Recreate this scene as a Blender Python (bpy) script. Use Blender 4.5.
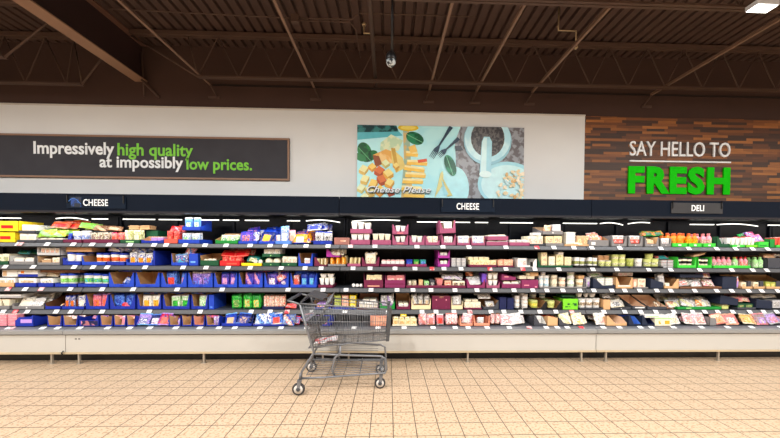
import bpy, bmesh, math, random
from mathutils import Vector, Matrix, noise
random.seed(7)
R = math.radians
for o in list(bpy.data.objects): bpy.data.objects.remove(o)
S = bpy.context.scene
C = S.collection
# ---------------------------------------------------------------- camera
FPX, PITCH, YAW, ROLL = 324.53, -0.01989, 0.03255, 0.006457
CX, CY, EYE = 398.8, 256.1, 1.58
def _axes():
    cy, sy, cp, sp = math.cos(YAW), math.sin(YAW), math.cos(PITCH), math.sin(PITCH)
    fw = Vector((sy*cp, cy*cp, sp)); r = Vector((cy, -sy, 0)); u = r.cross(fw)
    c, s = math.cos(ROLL), math.sin(ROLL)
    return fw, r*c+u*s, u*c-r*s
FW, RT, UP = _axes()
cam = bpy.data.cameras.new('camera'); co = bpy.data.objects.new('camera', cam); C.objects.link(co)
m = Matrix((RT, UP, -FW)).transposed().to_4x4(); m.translation = (0, 0, EYE); co.matrix_world = m
cam.sensor_width = 36; cam.lens = FPX/780*36; cam.shift_x = (390-CX)/780; cam.shift_y = (CY-219)/780
cam.clip_start = .05; cam.clip_end = 100
S.camera = co
def W(px, py, Y):
    "world point of the photo pixel on the upright plane at depth Y"
    d = FW*FPX + RT*(px-CX) - UP*(py-CY)
    t = Y/d.y
    return Vector((d.x*t, Y, EYE+d.z*t))
# ---------------------------------------------------------------- world, light, exposure
w = bpy.data.worlds.new('world'); S.world = w; w.use_nodes = True
bg = w.node_tree.nodes['Background']; bg.inputs[0].default_value = (1, .95, .9, 1); bg.inputs[1].default_value = .05
S.view_settings.view_transform = 'Standard'; S.view_settings.look = 'None'
S.view_settings.exposure = 0.5; S.view_settings.gamma = 1
LIGHT_W = 99
LAMPS = [(x, y) for y in (-3.4, -.7, 2.0) for x in (-9.8, -5.75, -1.7, 2.35, 6.4, 10.45)]
# ---------------------------------------------------------------- materials
def lin(c):
    return tuple(((v/255)/12.92 if v/255 <= .04045 else ((v/255+.055)/1.055)**2.4) for v in c)+(1,)
PAL = dict(white=(238,236,232), cream=(238,222,176), ivory=(240,232,205), kraft=(192,146,102), kraft2=(214,170,122), paletan=(250,214,182), brown=(120,78,52),
 blue=(14,44,160), blue2=(22,66,190), navy=(12,24,74), dnavy=(22,34,58), sky=(120,180,235), ltblue=(88,140,232), cyan=(60,190,225), teal=(40,140,140),
 red=(218,24,30), coral=(236,88,70), maroon=(110,24,62), mauve=(160,78,112), plum=(132,38,88), magenta=(158,40,140), pink=(240,150,165), rose=(206,122,124), hotpink=(240,60,110), purple=(110,70,190), lilac=(190,150,225),
 yellow=(252,218,20), gold=(240,170,40), orange=(246,130,20), dorange=(220,96,40), cheese=(250,176,50),
 green=(16,140,52), dgreen=(10,78,46), lime=(122,214,40), bgreen=(60,205,60), ltgreen=(160,220,140), olive=(170,180,80), ltolive=(205,212,130),
 grey=(128,126,126), dgrey=(64,66,74), ltgrey=(190,190,192), black=(10,10,13), peach=(240,176,146), meat=(214,130,120), salmon=(232,150,120), tan=(206,170,130), brownrose=(160,106,96))
_m = {}
def nmat(key, c1, c2=None, rough=.5, scale=5, th=.5, metal=0, soft=.04, emit=0, spec=.4, coord='Object', detail=2, rnd=True, bump=0):
    k = (key, c1, c2, rough, scale, th)
    if k in _m: return _m[k]
    mt = bpy.data.materials.new(key); mt.use_nodes = True; nt = mt.node_tree; b = nt.nodes['Principled BSDF']
    cc = [lin(PAL[c]) if isinstance(c, str) else lin(c) for c in (c1, c2 if c2 else c1)]
    b.inputs['Roughness'].default_value = rough; b.inputs['Metallic'].default_value = metal
    b.inputs['Specular IOR Level'].default_value = spec
    tc = nt.nodes.new('ShaderNodeTexCoord'); no = nt.nodes.new('ShaderNodeTexNoise')
    no.inputs['Scale'].default_value = scale; no.inputs['Detail'].default_value = detail
    src = tc.outputs[coord]
    if rnd:
        oi = nt.nodes.new('ShaderNodeObjectInfo'); ad = nt.nodes.new('ShaderNodeVectorMath'); mu = nt.nodes.new('ShaderNodeMath'); mu.operation = 'MULTIPLY'; mu.inputs[1].default_value = 37
        nt.links.new(oi.outputs['Random'], mu.inputs[0]); nt.links.new(src, ad.inputs[0]); nt.links.new(mu.outputs[0], ad.inputs[1]); src = ad.outputs[0]
    nt.links.new(src, no.inputs['Vector'])
    rp = nt.nodes.new('ShaderNodeValToRGB'); e = rp.color_ramp.elements
    if c2: e[0].position = th-soft; e[1].position = th+soft
    else:
        e[0].position = .3; e[1].position = .7; cc = [tuple(v*.93 for v in cc[0][:3])+(1,), tuple(min(1, v*1.05) for v in cc[0][:3])+(1,)]
    e[0].color = cc[0]; e[1].color = cc[1]
    if key == 'film_print':
        for p_, c_ in ((.56, cc[1]), (.6, tuple(v*.45 for v in cc[0][:3])+(1,))): q = rp.color_ramp.elements.new(p_); q.color = c_
        rp.color_ramp.elements[1].position = .47; rp.color_ramp.elements[0].position = .43
    nt.links.new(no.outputs['Fac'], rp.inputs[0]); nt.links.new(rp.outputs[0], b.inputs['Base Color'])
    if bump:
        bp = nt.nodes.new('ShaderNodeBump'); bp.inputs['Strength'].default_value = bump; nt.links.new(no.outputs['Fac'], bp.inputs['Height']); nt.links.new(bp.outputs[0], b.inputs['Normal'])
    if emit:
        b.inputs['Emission Color'].default_value = (1, .97, .9, 1); b.inputs['Emission Strength'].default_value = emit
    _m[k] = mt
    return mt
def card(c): c = c.split('/')[0]; return nmat('card_'+c, c, None, .65, 6)
def film(c):
    "plastic film: a single colour, or 'a/b' for a print of two colours"
    if '/' in c:
        a, b = c.split('/'); return nmat('film_print', a, b, .32, 7, .45, soft=.02, detail=3)
    return nmat('film_'+c, c, None, .32, 4)
def plastic(c): c = c.split('/')[0]; return nmat('plastic_'+c, c, None, .4, 4)
# ---------------------------------------------------------------- mesh helpers
def bm_new(): return bmesh.new()
def box(bm, lo, hi, mi=0):
    vs = [bm.verts.new((x, y, z)) for x in (lo[0], hi[0]) for y in (lo[1], hi[1]) for z in (lo[2], hi[2])]
    fs = []
    for q in ((0,1,3,2),(4,6,7,5),(0,4,5,1),(2,3,7,6),(0,2,6,4),(1,5,7,3)):
        f = bm.faces.new([vs[i] for i in q]); f.material_index = mi; fs.append(f)
    return fs
def prism(bm, pts, vec, mi=0):
    "closed prism: polygon pts swept by vec"
    a = [bm.verts.new(p) for p in pts]; b = [bm.verts.new(Vector(p)+Vector(vec)) for p in pts]
    n = len(pts); f = [bm.faces.new(a), bm.faces.new(b[::-1])]
    for i in range(n): f.append(bm.faces.new((a[i], b[i], b[(i+1) % n], a[(i+1) % n])))
    for x in f: x.material_index = mi
    return f
def tube(bm, pts, r, seg=6, mi=0, closed=False):
    pts = [Vector(p) for p in pts]; n = len(pts); rings = []
    up = None
    for i in range(n):
        if closed: d = (pts[(i+1) % n]-pts[i-1])
        else: d = pts[min(i+1, n-1)]-pts[max(i-1, 0)]
        d.normalize()
        if up is None: up = d.orthogonal().normalized()
        else:
            up = up-d*up.dot(d)
            up = up.normalized() if up.length > 1e-4 else d.orthogonal().normalized()
        s = d.cross(up)
        rings.append([bm.verts.new(pts[i]+(up*math.cos(a)+s*math.sin(a))*r) for a in [2*math.pi*k/seg for k in range(seg)]])
    for i in range(n if closed else n-1):
        A, B = rings[i], rings[(i+1) % n]
        for k in range(seg):
            f = bm.faces.new((A[k], A[(k+1) % seg], B[(k+1) % seg], B[k])); f.material_index = mi; f.smooth = True
    if not closed:
        bm.faces.new(rings[0][::-1]).material_index = mi; bm.faces.new(rings[-1]).material_index = mi
def lathe(bm, prof, seg=20, sx=1, sy=1, mi=0, c=(0,0), smooth=True, axis='z'):
    "prof: list of (radius, height[, material])"
    rings = []
    for p in prof:
        rr = []
        for k in range(seg):
            a = 2*math.pi*k/seg; x, y, z = c[0]+p[0]*sx*math.cos(a), c[1]+p[0]*sy*math.sin(a), p[1]
            rr.append(bm.verts.new((x, y, z) if axis == 'z' else (x, z, y)))
        rings.append(rr)
    for i in range(len(prof)-1):
        A, B = rings[i], rings[i+1]; q = prof[i+1][2] if len(prof[i+1]) > 2 else mi
        for k in range(seg):
            f = bm.faces.new((A[k], A[(k+1) % seg], B[(k+1) % seg], B[k])); f.material_index = q; f.smooth = smooth
    f = bm.faces.new(rings[0][::-1]); f.material_index = mi
    f = bm.faces.new(rings[-1]); f.material_index = prof[-1][2] if len(prof[-1]) > 2 else mi
def mesh(name, bm, mats, bevel=0):
    bmesh.ops.recalc_face_normals(bm, faces=bm.faces)
    if bevel:
        ed = [e for e in bm.edges if len(e.link_faces) == 2 and e.calc_face_angle(0) > .6]
        bmesh.ops.bevel(bm, geom=ed, offset=bevel, segments=2, affect='EDGES', profile=.6)
    me = bpy.data.meshes.new(name); bm.to_mesh(me); bm.free()
    for x in (mats if isinstance(mats, (list, tuple)) else [mats]): me.materials.append(x)
    return me
def link(name, me, parent=None, loc=(0,0,0), rot=(0,0,0), scale=(1,1,1)):
    o = bpy.data.objects.new(name, me); C.objects.link(o); o.location = loc; o.rotation_euler = rot; o.scale = scale
    if parent: o.parent = parent
    return o
def obj(name, bm, mats, parent=None, loc=(0,0,0), rot=(0,0,0), bevel=0):
    return link(name, mesh(name, bm, mats, bevel), parent, loc, rot)
def tag(o, label, cat, group=None):
    o['label'] = label; o['category'] = cat
    if group: o['group'] = group
    return o
def thing(name, label, cat, loc=(0,0,0), rot=(0,0,0), group=None):
    return tag(link(name, None, None, loc, rot), label, cat, group)
def struct(name, bm, mats):
    o = obj(name, bm, mats); o['kind'] = 'structure'; return o
def text_obj(name, s, mat, width, height, depth=.01, bold=0, shear=0, parent=None, loc=(0,0,0), rot=(0,0,0), space=1):
    "raised lettering, origin at lower left, fitted to width x height"
    cu = bpy.data.curves.new(name, 'FONT'); cu.body = s; cu.space_character = space; cu.offset = bold; cu.extrude = .01; cu.shear = shear; cu.resolution_u = 3
    t = bpy.data.objects.new(name, cu); C.objects.link(t)
    me = bpy.data.meshes.new_from_object(t.evaluated_get(bpy.context.evaluated_depsgraph_get()))
    bpy.data.objects.remove(t); me.name = name
    xs = [v.co.x for v in me.vertices]; ys = [v.co.y for v in me.vertices]
    x0, x1, y0, y1 = min(xs), max(xs), min(ys), max(ys)
    for v in me.vertices:
        x, y, z = v.co; v.co = ((x-x0)/(x1-x0)*width, -(z+.01)/.02*depth, (y-y0)/(y1-y0)*height)
    me.materials.clear(); me.materials.append(mat)
    return link(name, me, parent, loc, rot)
# ---------------------------------------------------------------- surface materials
def tile_floor():
    mt = bpy.data.materials.new('floor_tiles'); mt.use_nodes = True; nt = mt.node_tree; b = nt.nodes['Principled BSDF']; L = nt.links.new; N = nt.nodes.new
    g = N('ShaderNodeNewGeometry'); mp = N('ShaderNodeMapping'); mp.inputs['Location'].default_value = (-.05225, -2.9198, 0); L(g.outputs['Position'], mp.inputs[0])
    br = N('ShaderNodeTexBrick'); br.offset = 0; br.inputs['Scale'].default_value = 1; br.inputs['Mortar Size'].default_value = .0042; br.inputs['Mortar Smooth'].default_value = .1
    br.inputs['Brick Width'].default_value = .20214; br.inputs['Row Height'].default_value = .20214
    L(mp.outputs[0], br.inputs[0])
    n1 = N('ShaderNodeTexNoise'); n1.inputs['Scale'].default_value = 42; n1.inputs['Detail'].default_value = 3; L(g.outputs['Position'], n1.inputs[0])
    r1 = N('ShaderNodeValToRGB'); e = r1.color_ramp.elements; e[0].position = .36; e[0].color = lin((176,144,114)); e[1].position = .5; e[1].color = lin((210,184,154)); L(n1.outputs[0], r1.inputs[0])
    n2 = N('ShaderNodeTexNoise'); n2.inputs['Scale'].default_value = .8; L(g.outputs['Position'], n2.inputs[0])
    mx = N('ShaderNodeMix'); mx.data_type = 'RGBA'; mx.blend_type = 'MULTIPLY'; mx.inputs[0].default_value = .12; L(r1.outputs[0], mx.inputs[6]); L(n2.outputs[0], mx.inputs[7])
    m2 = N('ShaderNodeMix'); m2.data_type = 'RGBA'; L(br.outputs['Fac'], m2.inputs[0]); L(mx.outputs[2], m2.inputs[6]); m2.inputs[7].default_value = lin((84,72,60))
    L(m2.outputs[2], b.inputs['Base Color']); b.inputs['Roughness'].default_value = .42
    bp = N('ShaderNodeBump'); bp.inputs['Strength'].default_value = .15; bp.inputs['Distance'].default_value = .002; bp.invert = True; L(br.outputs['Fac'], bp.inputs['Height']); L(bp.outputs[0], b.inputs['Normal'])
    return mt
def wood_wall():
    mt = bpy.data.materials.new('wood_strips'); mt.use_nodes = True; nt = mt.node_tree; b = nt.nodes['Principled BSDF']; L = nt.links.new; N = nt.nodes.new
    g = N('ShaderNodeNewGeometry'); mp = N('ShaderNodeMapping'); mp.inputs['Rotation'].default_value = (R(90), 0, 0); L(g.outputs['Position'], mp.inputs[0])
    br = N('ShaderNodeTexBrick'); br.offset = .37; br.offset_frequency = 2; br.squash = .7; br.squash_frequency = 3
    for k, v in (('Scale', 1), ('Mortar Size', .0006), ('Brick Width', .46), ('Row Height', .046), ('Bias', -.25)): br.inputs[k].default_value = v
    br.inputs['Color1'].default_value = (0, 0, 0, 1); br.inputs['Color2'].default_value = (1, 1, 1, 1); br.inputs['Mortar'].default_value = (0, 0, 0, 1)
    L(mp.outputs[0], br.inputs[0])
    r1 = N('ShaderNodeValToRGB'); e = r1.color_ramp.elements; e[0].color = lin((62,36,16)); e[1].color = lin((240,196,134))
    for p, c in ((.25, (98,54,18)), (.55, (138,82,30)), (.8, (180,114,48)), (.9, (216,156,82))):
        q = r1.color_ramp.elements.new(p); q.color = lin(c)
    L(br.outputs['Color'], r1.inputs[0])
    m3 = N('ShaderNodeMapping'); m3.inputs['Scale'].default_value = (1.2, 1, 30); L(g.outputs['Position'], m3.inputs[0])
    n = N('ShaderNodeTexNoise'); n.inputs['Scale'].default_value = 3; n.inputs['Detail'].default_value = 6; L(m3.outputs[0], n.inputs[0])
    r2 = N('ShaderNodeValToRGB'); r2.color_ramp.elements[0].position = .3; r2.color_ramp.elements[0].color = (.55,.5,.42,1); r2.color_ramp.elements[1].position = .65; L(n.outputs[0], r2.inputs[0])
    mx = N('ShaderNodeMix'); mx.data_type = 'RGBA'; mx.blend_type = 'MULTIPLY'; mx.inputs[0].default_value = .8; L(r1.outputs[0], mx.inputs[6]); L(r2.outputs[0], mx.inputs[7])
    L(mx.outputs[2], b.inputs['Base Color']); b.inputs['Roughness'].default_value = .5
    return mt
M_white_board = nmat('white_board', (219,222,222), (213,215,215), .5, 1.2, .5, soft=.3)
M_wall = nmat('brown_wall_paint', (70,50,44), (63,45,39), .9, 2, .5, soft=.4)
M_deck = nmat('ceiling_steel', (82,62,55), (68,51,46), .7, 1.5, .5, soft=.4)
M_steel = nmat('joist_steel', (86,66,57), (73,55,47), .6, 3, .5, soft=.4)
M_girder = nmat('girder_steel', (120,86,72), (104,74,62), .6, 3, .5, soft=.4)
M_side = nmat('far_wall_paint', (168,150,136), (158,140,128), .8, 1, .5, soft=.4)
# ---------------------------------------------------------------- the room
WY = 5.6; ZD = 4.95
bm = bm_new(); box(bm, (-13, -9, -.1), (13, WY+.2, 0)); struct('floor', bm, tile_floor())
bm = bm_new(); box(bm, (-13, WY, 0), (13, WY+.15, ZD+.1)); struct('wall_back', bm, M_wall)
for nm, lo, hi in (('wall_left', (-13.1, -9, 0), (-13, WY, ZD+.1)), ('wall_right', (13, -9, 0), (13.1, WY, ZD+.1)), ('wall_front', (-13, -9.1, 0), (13, -9, ZD+.1))):
    bm = bm_new(); box(bm, lo, hi); struct(nm, bm, M_side)
# corrugated roof deck, ribs running away from the camera
bm = bm_new(); prof = []; x = -13.0
while x < 13:
    prof += [(x, ZD), (x+.1, ZD), (x+.112, ZD+.05), (x+.14, ZD+.05)]; x += .152
A = [bm.verts.new((p[0], -9, p[1])) for p in prof]; B = [bm.verts.new((p[0], WY, p[1])) for p in prof]
for i in range(len(prof)-1): bm.faces.new((A[i], A[i+1], B[i+1], B[i]))
struct('ceiling', bm, M_deck)
bm = bm_new(); box(bm, (W(213, 91, WY).x, WY-.02, 4.305), (9, WY-.002, 4.33)); struct('chord_shadow_bar', bm, nmat('chord_shadow_brown', (34,24,22), None, .7))  # added dark bar standing in for the joist chord's shadow on the wall
# white board and wood cladding on the wall over the cases
Ywb = WY-.02
zt = W(300, 110.6, Ywb).z; xr = W(584.5, 150, Ywb).x
bm = bm_new(); box(bm, (-9, Ywb, 1.9), (xr, WY-.002, zt)); struct('trim_1', bm, M_white_board)
bm = bm_new(); box(bm, (xr+.002, Ywb, 1.9), (9, WY-.002, zt+.005)); struct('trim_2', bm, wood_wall())
bm = bm_new(); box(bm, (-9, Ywb-.012, zt), (xr, WY-.002, zt+.025)); struct('trim_3', bm, nmat('cap_strip', (200,196,188), None, .4))
# ---- roof steel
def XZ(px, py, z):
    "x of the photo pixel on the level plane z"
    d = FW*FPX + RT*(px-CX) - UP*(py-CY); return d.x*(z-EYE)/d.z
def joist(Y, x0, x1, ext0, ext1, label, node0=None, pitch=.62, zb=W(300, 79.3, 5.18).z, ztop=ZD-.06):
    t = thing('roof_joist', label, 'roof joist', ((x0+x1)/2, Y, zb)); ox = (x0+x1)/2
    bm = bm_new()
    for s in (-.022, .022):
        box(bm, (x0-ox, s-.016, -.012), (x1-ox, s+.016, .012))
    obj('bottom_chord', bm, M_steel, t)
    bm = bm_new()
    for s in (-.028, .028): box(bm, (ext0-ox, s-.022, ztop-zb-.04), (ext1-ox, s+.022, ztop-zb+.02))
    obj('top_chord', bm, M_steel, t)
    bm = bm_new(); x = x0; 
    tube(bm, [(ext0-ox, 0, ztop-zb-.05), (x0-ox, 0, 0)], .014, 5)
    tube(bm, [(x0-ox, 0, 0), (x0-ox-.15, 0, ztop-zb-.03)], .009, 5)
    while x < x1-.1:
        xa, xb = x, min(x+pitch, x1); mx_ = (xa+xb)/2
        tube(bm, [(xa-ox, 0, .0), (mx_-ox, 0, ztop-zb-.03), (xb-ox, 0, .0)], .011, 5); x += pitch
    tube(bm, [(ext1-ox, 0, ztop-zb-.05), (x1-ox, 0, 0)], .014, 5)
    obj('web_bars', bm, M_steel, t)
xa = W(198, 77, 5.18).x
joist(5.18, xa, xa+.62*16, xa-1.0, xa+.62*16+.9, 'long open-web roof joist nearest the back wall, over the cheese signs')
joist(3.47, -3.0, 6.9, -4.0, 7.8, 'open-web roof joist whose bottom chord runs along the top edge of the photo')
joist(5.31, -9.4, W(82, 84, 5.31).x, -10, -4.3, 'short roof joist left of the steel girder, close to the back wall', zb=W(40, 83.5, 5.31).z)
q = W(5, 57, 4.6); joist(4.6, q.x-5, q.x, q.x-5.6, -4.35, 'roof joist left of the girder, ending at a bright node', zb=q.z)
# girder
gb = W(141.5, 82, 5.58); gx = gb.x; gz = gb.z
t = thing('steel_girder', 'deep dark brown steel girder running from upper left to the back wall', 'girder', (gx, 2.3, gz))
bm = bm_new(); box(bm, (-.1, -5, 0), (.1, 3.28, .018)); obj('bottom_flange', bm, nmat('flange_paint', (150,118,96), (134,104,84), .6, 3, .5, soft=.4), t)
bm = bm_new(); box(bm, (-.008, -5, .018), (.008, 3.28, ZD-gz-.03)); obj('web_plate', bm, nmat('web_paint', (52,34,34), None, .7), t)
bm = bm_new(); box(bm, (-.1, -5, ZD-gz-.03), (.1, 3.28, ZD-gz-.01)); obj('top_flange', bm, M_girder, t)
bm = bm_new(); tube(bm, [(.06, 3.26, -.25), (.06, 3.2, .45)], .012); tube(bm, [(.06, 3.2, -.0), (.28, 3.28, -.25)], .02); obj('end_brace', bm, M_steel, t)
# bridging angles running in depth under the joists
def bridging(k, label, z=4.26, r=.016, y1=5.5, drop=0):
    X = XZ(k, 0, z)
    t = thing('bridging_bar', label, 'ceiling brace', (X, 3, z))
    bm = bm_new(); box(bm, (-r, -3, -.004), (r, y1-3, .004)); box(bm, (-r, -3, .004), (-r+.006, y1-3, .035)); obj('angle_bar', bm, nmat('brace_steel', (128,102,86), (112,88,74), .55, 3, .5, soft=.4), t)
    bm = bm_new(); tube(bm, [(0, y1-3-.02, 0), (-.06 if X > 0 else .06, WY-3-.01, -.14)], .012); box(bm, (-.09, WY-3-.02, -.17), (.09, WY-3-.004, -.13)); obj('wall_anchor', bm, M_steel, t)
for k, l in ((118, 'brown brace bar crossing the ceiling, nearest to the girder'), (274, 'brown brace bar on the ceiling above the left of the cheese picture'),
             (453, 'pale brown brace bar just right of the dome camera'), (527.5, 'second pale brace bar right of the dome camera'),
             (617, 'brown ceiling brace bar above the white board corner'), (814, 'long brace bar slanting to the upper right corner below the light')):
    bridging(k, l)
t = thing('sprinkler_pipe', 'brown sprinkler pipe with drop fittings left of the dome camera', 'pipe', (XZ(369.5, 0, 4.3), 3, 4.3))
bm = bm_new(); tube(bm, [(0, -3, 0), (0, 2.45, 0)], .026, 10); obj('pipe_run', bm, M_steel, t)
bm = bm_new(); tube(bm, [(0, 1.15, 0), (-.1, 1.15, 0), (-.1, 1.15, .09)], .012); lathe(bm, [(.02, .09), (.03, .11), (.012, .13)], 10, c=(-.1, 1.15)); obj('sprinkler_head', bm, nmat('brass', (170,150,120), None, .4, metal=.6), t)
t = thing('sprinkler_pipe', 'short sprinkler branch with a small head over the wood wall corner', 'pipe', (W(576, 40, 4.5).x, 4.5, 4.44))
bm = bm_new(); tube(bm, [(-.25, 0, .52), (-.25, 0, .2), (0, 0, .2), (0, 0, 0)], .013); lathe(bm, [(.012, -.05), (.03, -.03), (.018, 0)], 10); obj('sprinkler_head', bm, nmat('brass', (170,150,120), None, .4, metal=.6), t)
# conduit
a = W(295, 19, 4.4); t = thing('junction_box', 'small square junction box on the ceiling with twin conduits', 'junction box', a)
bm = bm_new(); box(bm, (-.05, -.03, -.05), (.05, .03, .05)); obj('box_body', bm, M_steel, t, bevel=.004)
bm = bm_new(); tube(bm, [(.05, 0, .01), (.75, 0, .02), (.85, 0, .1), (2.4, 0, .1)], .009); tube(bm, [(.05, 0, -.02), (.72, 0, -.02), (.8, .05, -.08), (.8, .7, -.08)], .009); tube(bm, [(-.05, 0, .01), (-2.4, 0, .06)], .009); obj('conduit', bm, M_steel, t)
# ceiling lights
def lamp(x, y, z, sx, sy, label, group, strength=12, power=None):
    t = thing('ceiling_light', label, 'ceiling light', (x, y, z), group=group)
    bm = bm_new(); box(bm, (-sx/2, -sy/2, .004), (sx/2, sy/2, .05)); obj('housing', bm, plastic('ltgrey'), t)
    bm = bm_new(); box(bm, (-sx/2+.008, -sy/2+.008, -.002), (sx/2-.008, sy/2-.008, .004)); obj('diffuser', bm, nmat('lamp_diffuser', 'white', None, .5, emit=strength), t)
    if power:
        l = bpy.data.lights.new('lamp_light', 'AREA'); l.shape = 'RECTANGLE'; l.size = sx; l.size_y = sy; l.energy = power; l.color = (1, .975, .94)
        lo = link('lamp_light', l, t, (0, 0, -.01))
for i, (x, y) in enumerate(LAMPS):
    lamp(x, y, 4.24, .34, .34, '%s square white ceiling light panel in the %s row over the shop floor' % (('far left', 'second', 'third', 'fourth', 'fifth', 'far right')[i % 6], ('rear', 'middle', 'front')[i//6]), 'ceiling light panels over the shop floor', 6, LIGHT_W*(.65, 1.7, .65)[i//6])
p = W(762, 8.7, 3.25); lamp(p.x, 3.25, p.z, .225, .12, 'small bright white ceiling light at the upper right corner', None, 8, 8)
# dome camera on a pole
p = W(391, 60, 3.5); t = thing('dome_camera', 'black pendant dome security camera on a pole from the ceiling', 'security camera', p)
bm = bm_new(); tube(bm, [(.01, 0, .07), (.01, 0, ZD-p.z)], .014, 10); obj('pole', bm, plastic('black'), t)
bm = bm_new(); lathe(bm, [(.02, .09), (.04, .075), (.056, .04), (.058, .0), (.053, -.008)], 20); obj('housing', bm, plastic('black'), t)
bm = bm_new(); lathe(bm, [(.052, -.008), (.048, -.036), (.034, -.06), (.014, -.07)], 20); obj('dome', bm, nmat('smoked_glass', (180,190,195), (40,44,50), .1, 18, .5), t)
# ---------------------------------------------------------------- refrigerated cases
M_navy = nmat('header_enamel', (12,22,36), (10,18,31), .6, 1.5, .5, soft=.4, spec=.08)
M_inner = nmat('case_liner', (5,10,22), (3,6,14), .35, 2, .5, soft=.4, spec=.2)
M_shelf = nmat('shelf_enamel', (72,76,84), None, .4)
M_rail = nmat('rail_grey', (96,97,99), (86,87,90), .4, 4, .5, soft=.4)
M_tag = nmat('tag_paper', (245,245,245), None, .6)
M_tagr = nmat('tag_paper_red', (225,70,80), (245,200,200), .6, 9, .5)
M_panel = nmat('panel_cream', (192,189,182), (187,184,176), .4, 1, .5, soft=.4)
M_bump = nmat('bumper_steel', (150,150,149), (140,140,138), .35, 2, .5, metal=.1, soft=.4)
M_blk = plastic('black')
ROWZ = [1.647, 1.3256, 1.0105, .691, .4946]     # product base heights
ROWY = [4.80, 4.80, 4.80, 4.80, 4.58]
ROWPX = [245, 266.7, 288, 309.6, 326.4]
ROWNAME = ['top shelf', 'second shelf', 'middle shelf', 'fourth shelf', 'bottom deck']
PX = 1/67.6
JX = [W(65.5, 345, 4.5).x, W(337, 345, 4.5).x, W(596, 345, 4.5).x]
SEC = JX[1]-JX[0]; EDGES = [JX[0]-SEC, JX[0], JX[1], JX[2], JX[2]+SEC, JX[2]+2*SEC]
YB = 5.42
TAGS = [
 [-20,18,47,73,82,92,109,130,154,166,185,205,226,250,270,285,306,328,-350.5,375,417,443,469,506,-537,554,574,592,620,661,689,717,736,753,768,795],
 [5,33,74,93,107,145,183,206,228,250,281,305,321,341,353,370,395,415,-432,444,461,-490,506,-523,535,559,593,617,649,671,700,732,753,767,790],
 [-8,25,-41,70,102,133,177,222,288,323,346,371,397,413,431,455,477,495,514,533,547,563,580,594,612,625,640,657,671,695,717,732,749,762,778],
 [-15,3,27,56,71,102,149,200,251,270,-287,312,345,388,422,436,454,-470,491,504,521,540,556,-572,588,604,625,641,656,674,693,705,718,733,750,764,777],
 [-12,9,43,58,80,108,130,150,176,200,219,235,260,281,307,335,354,378,404,433,455,468,487,509,-529,546,557,567,-581,593,603,619,640,651,673,701,727,751,780]]
SECT = ['far left', 'left of the shopping cart', 'right of the shopping cart', 'far right']
HZ0, HZ1 = 2.085, W(388, 197.2, 4.66).z
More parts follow.
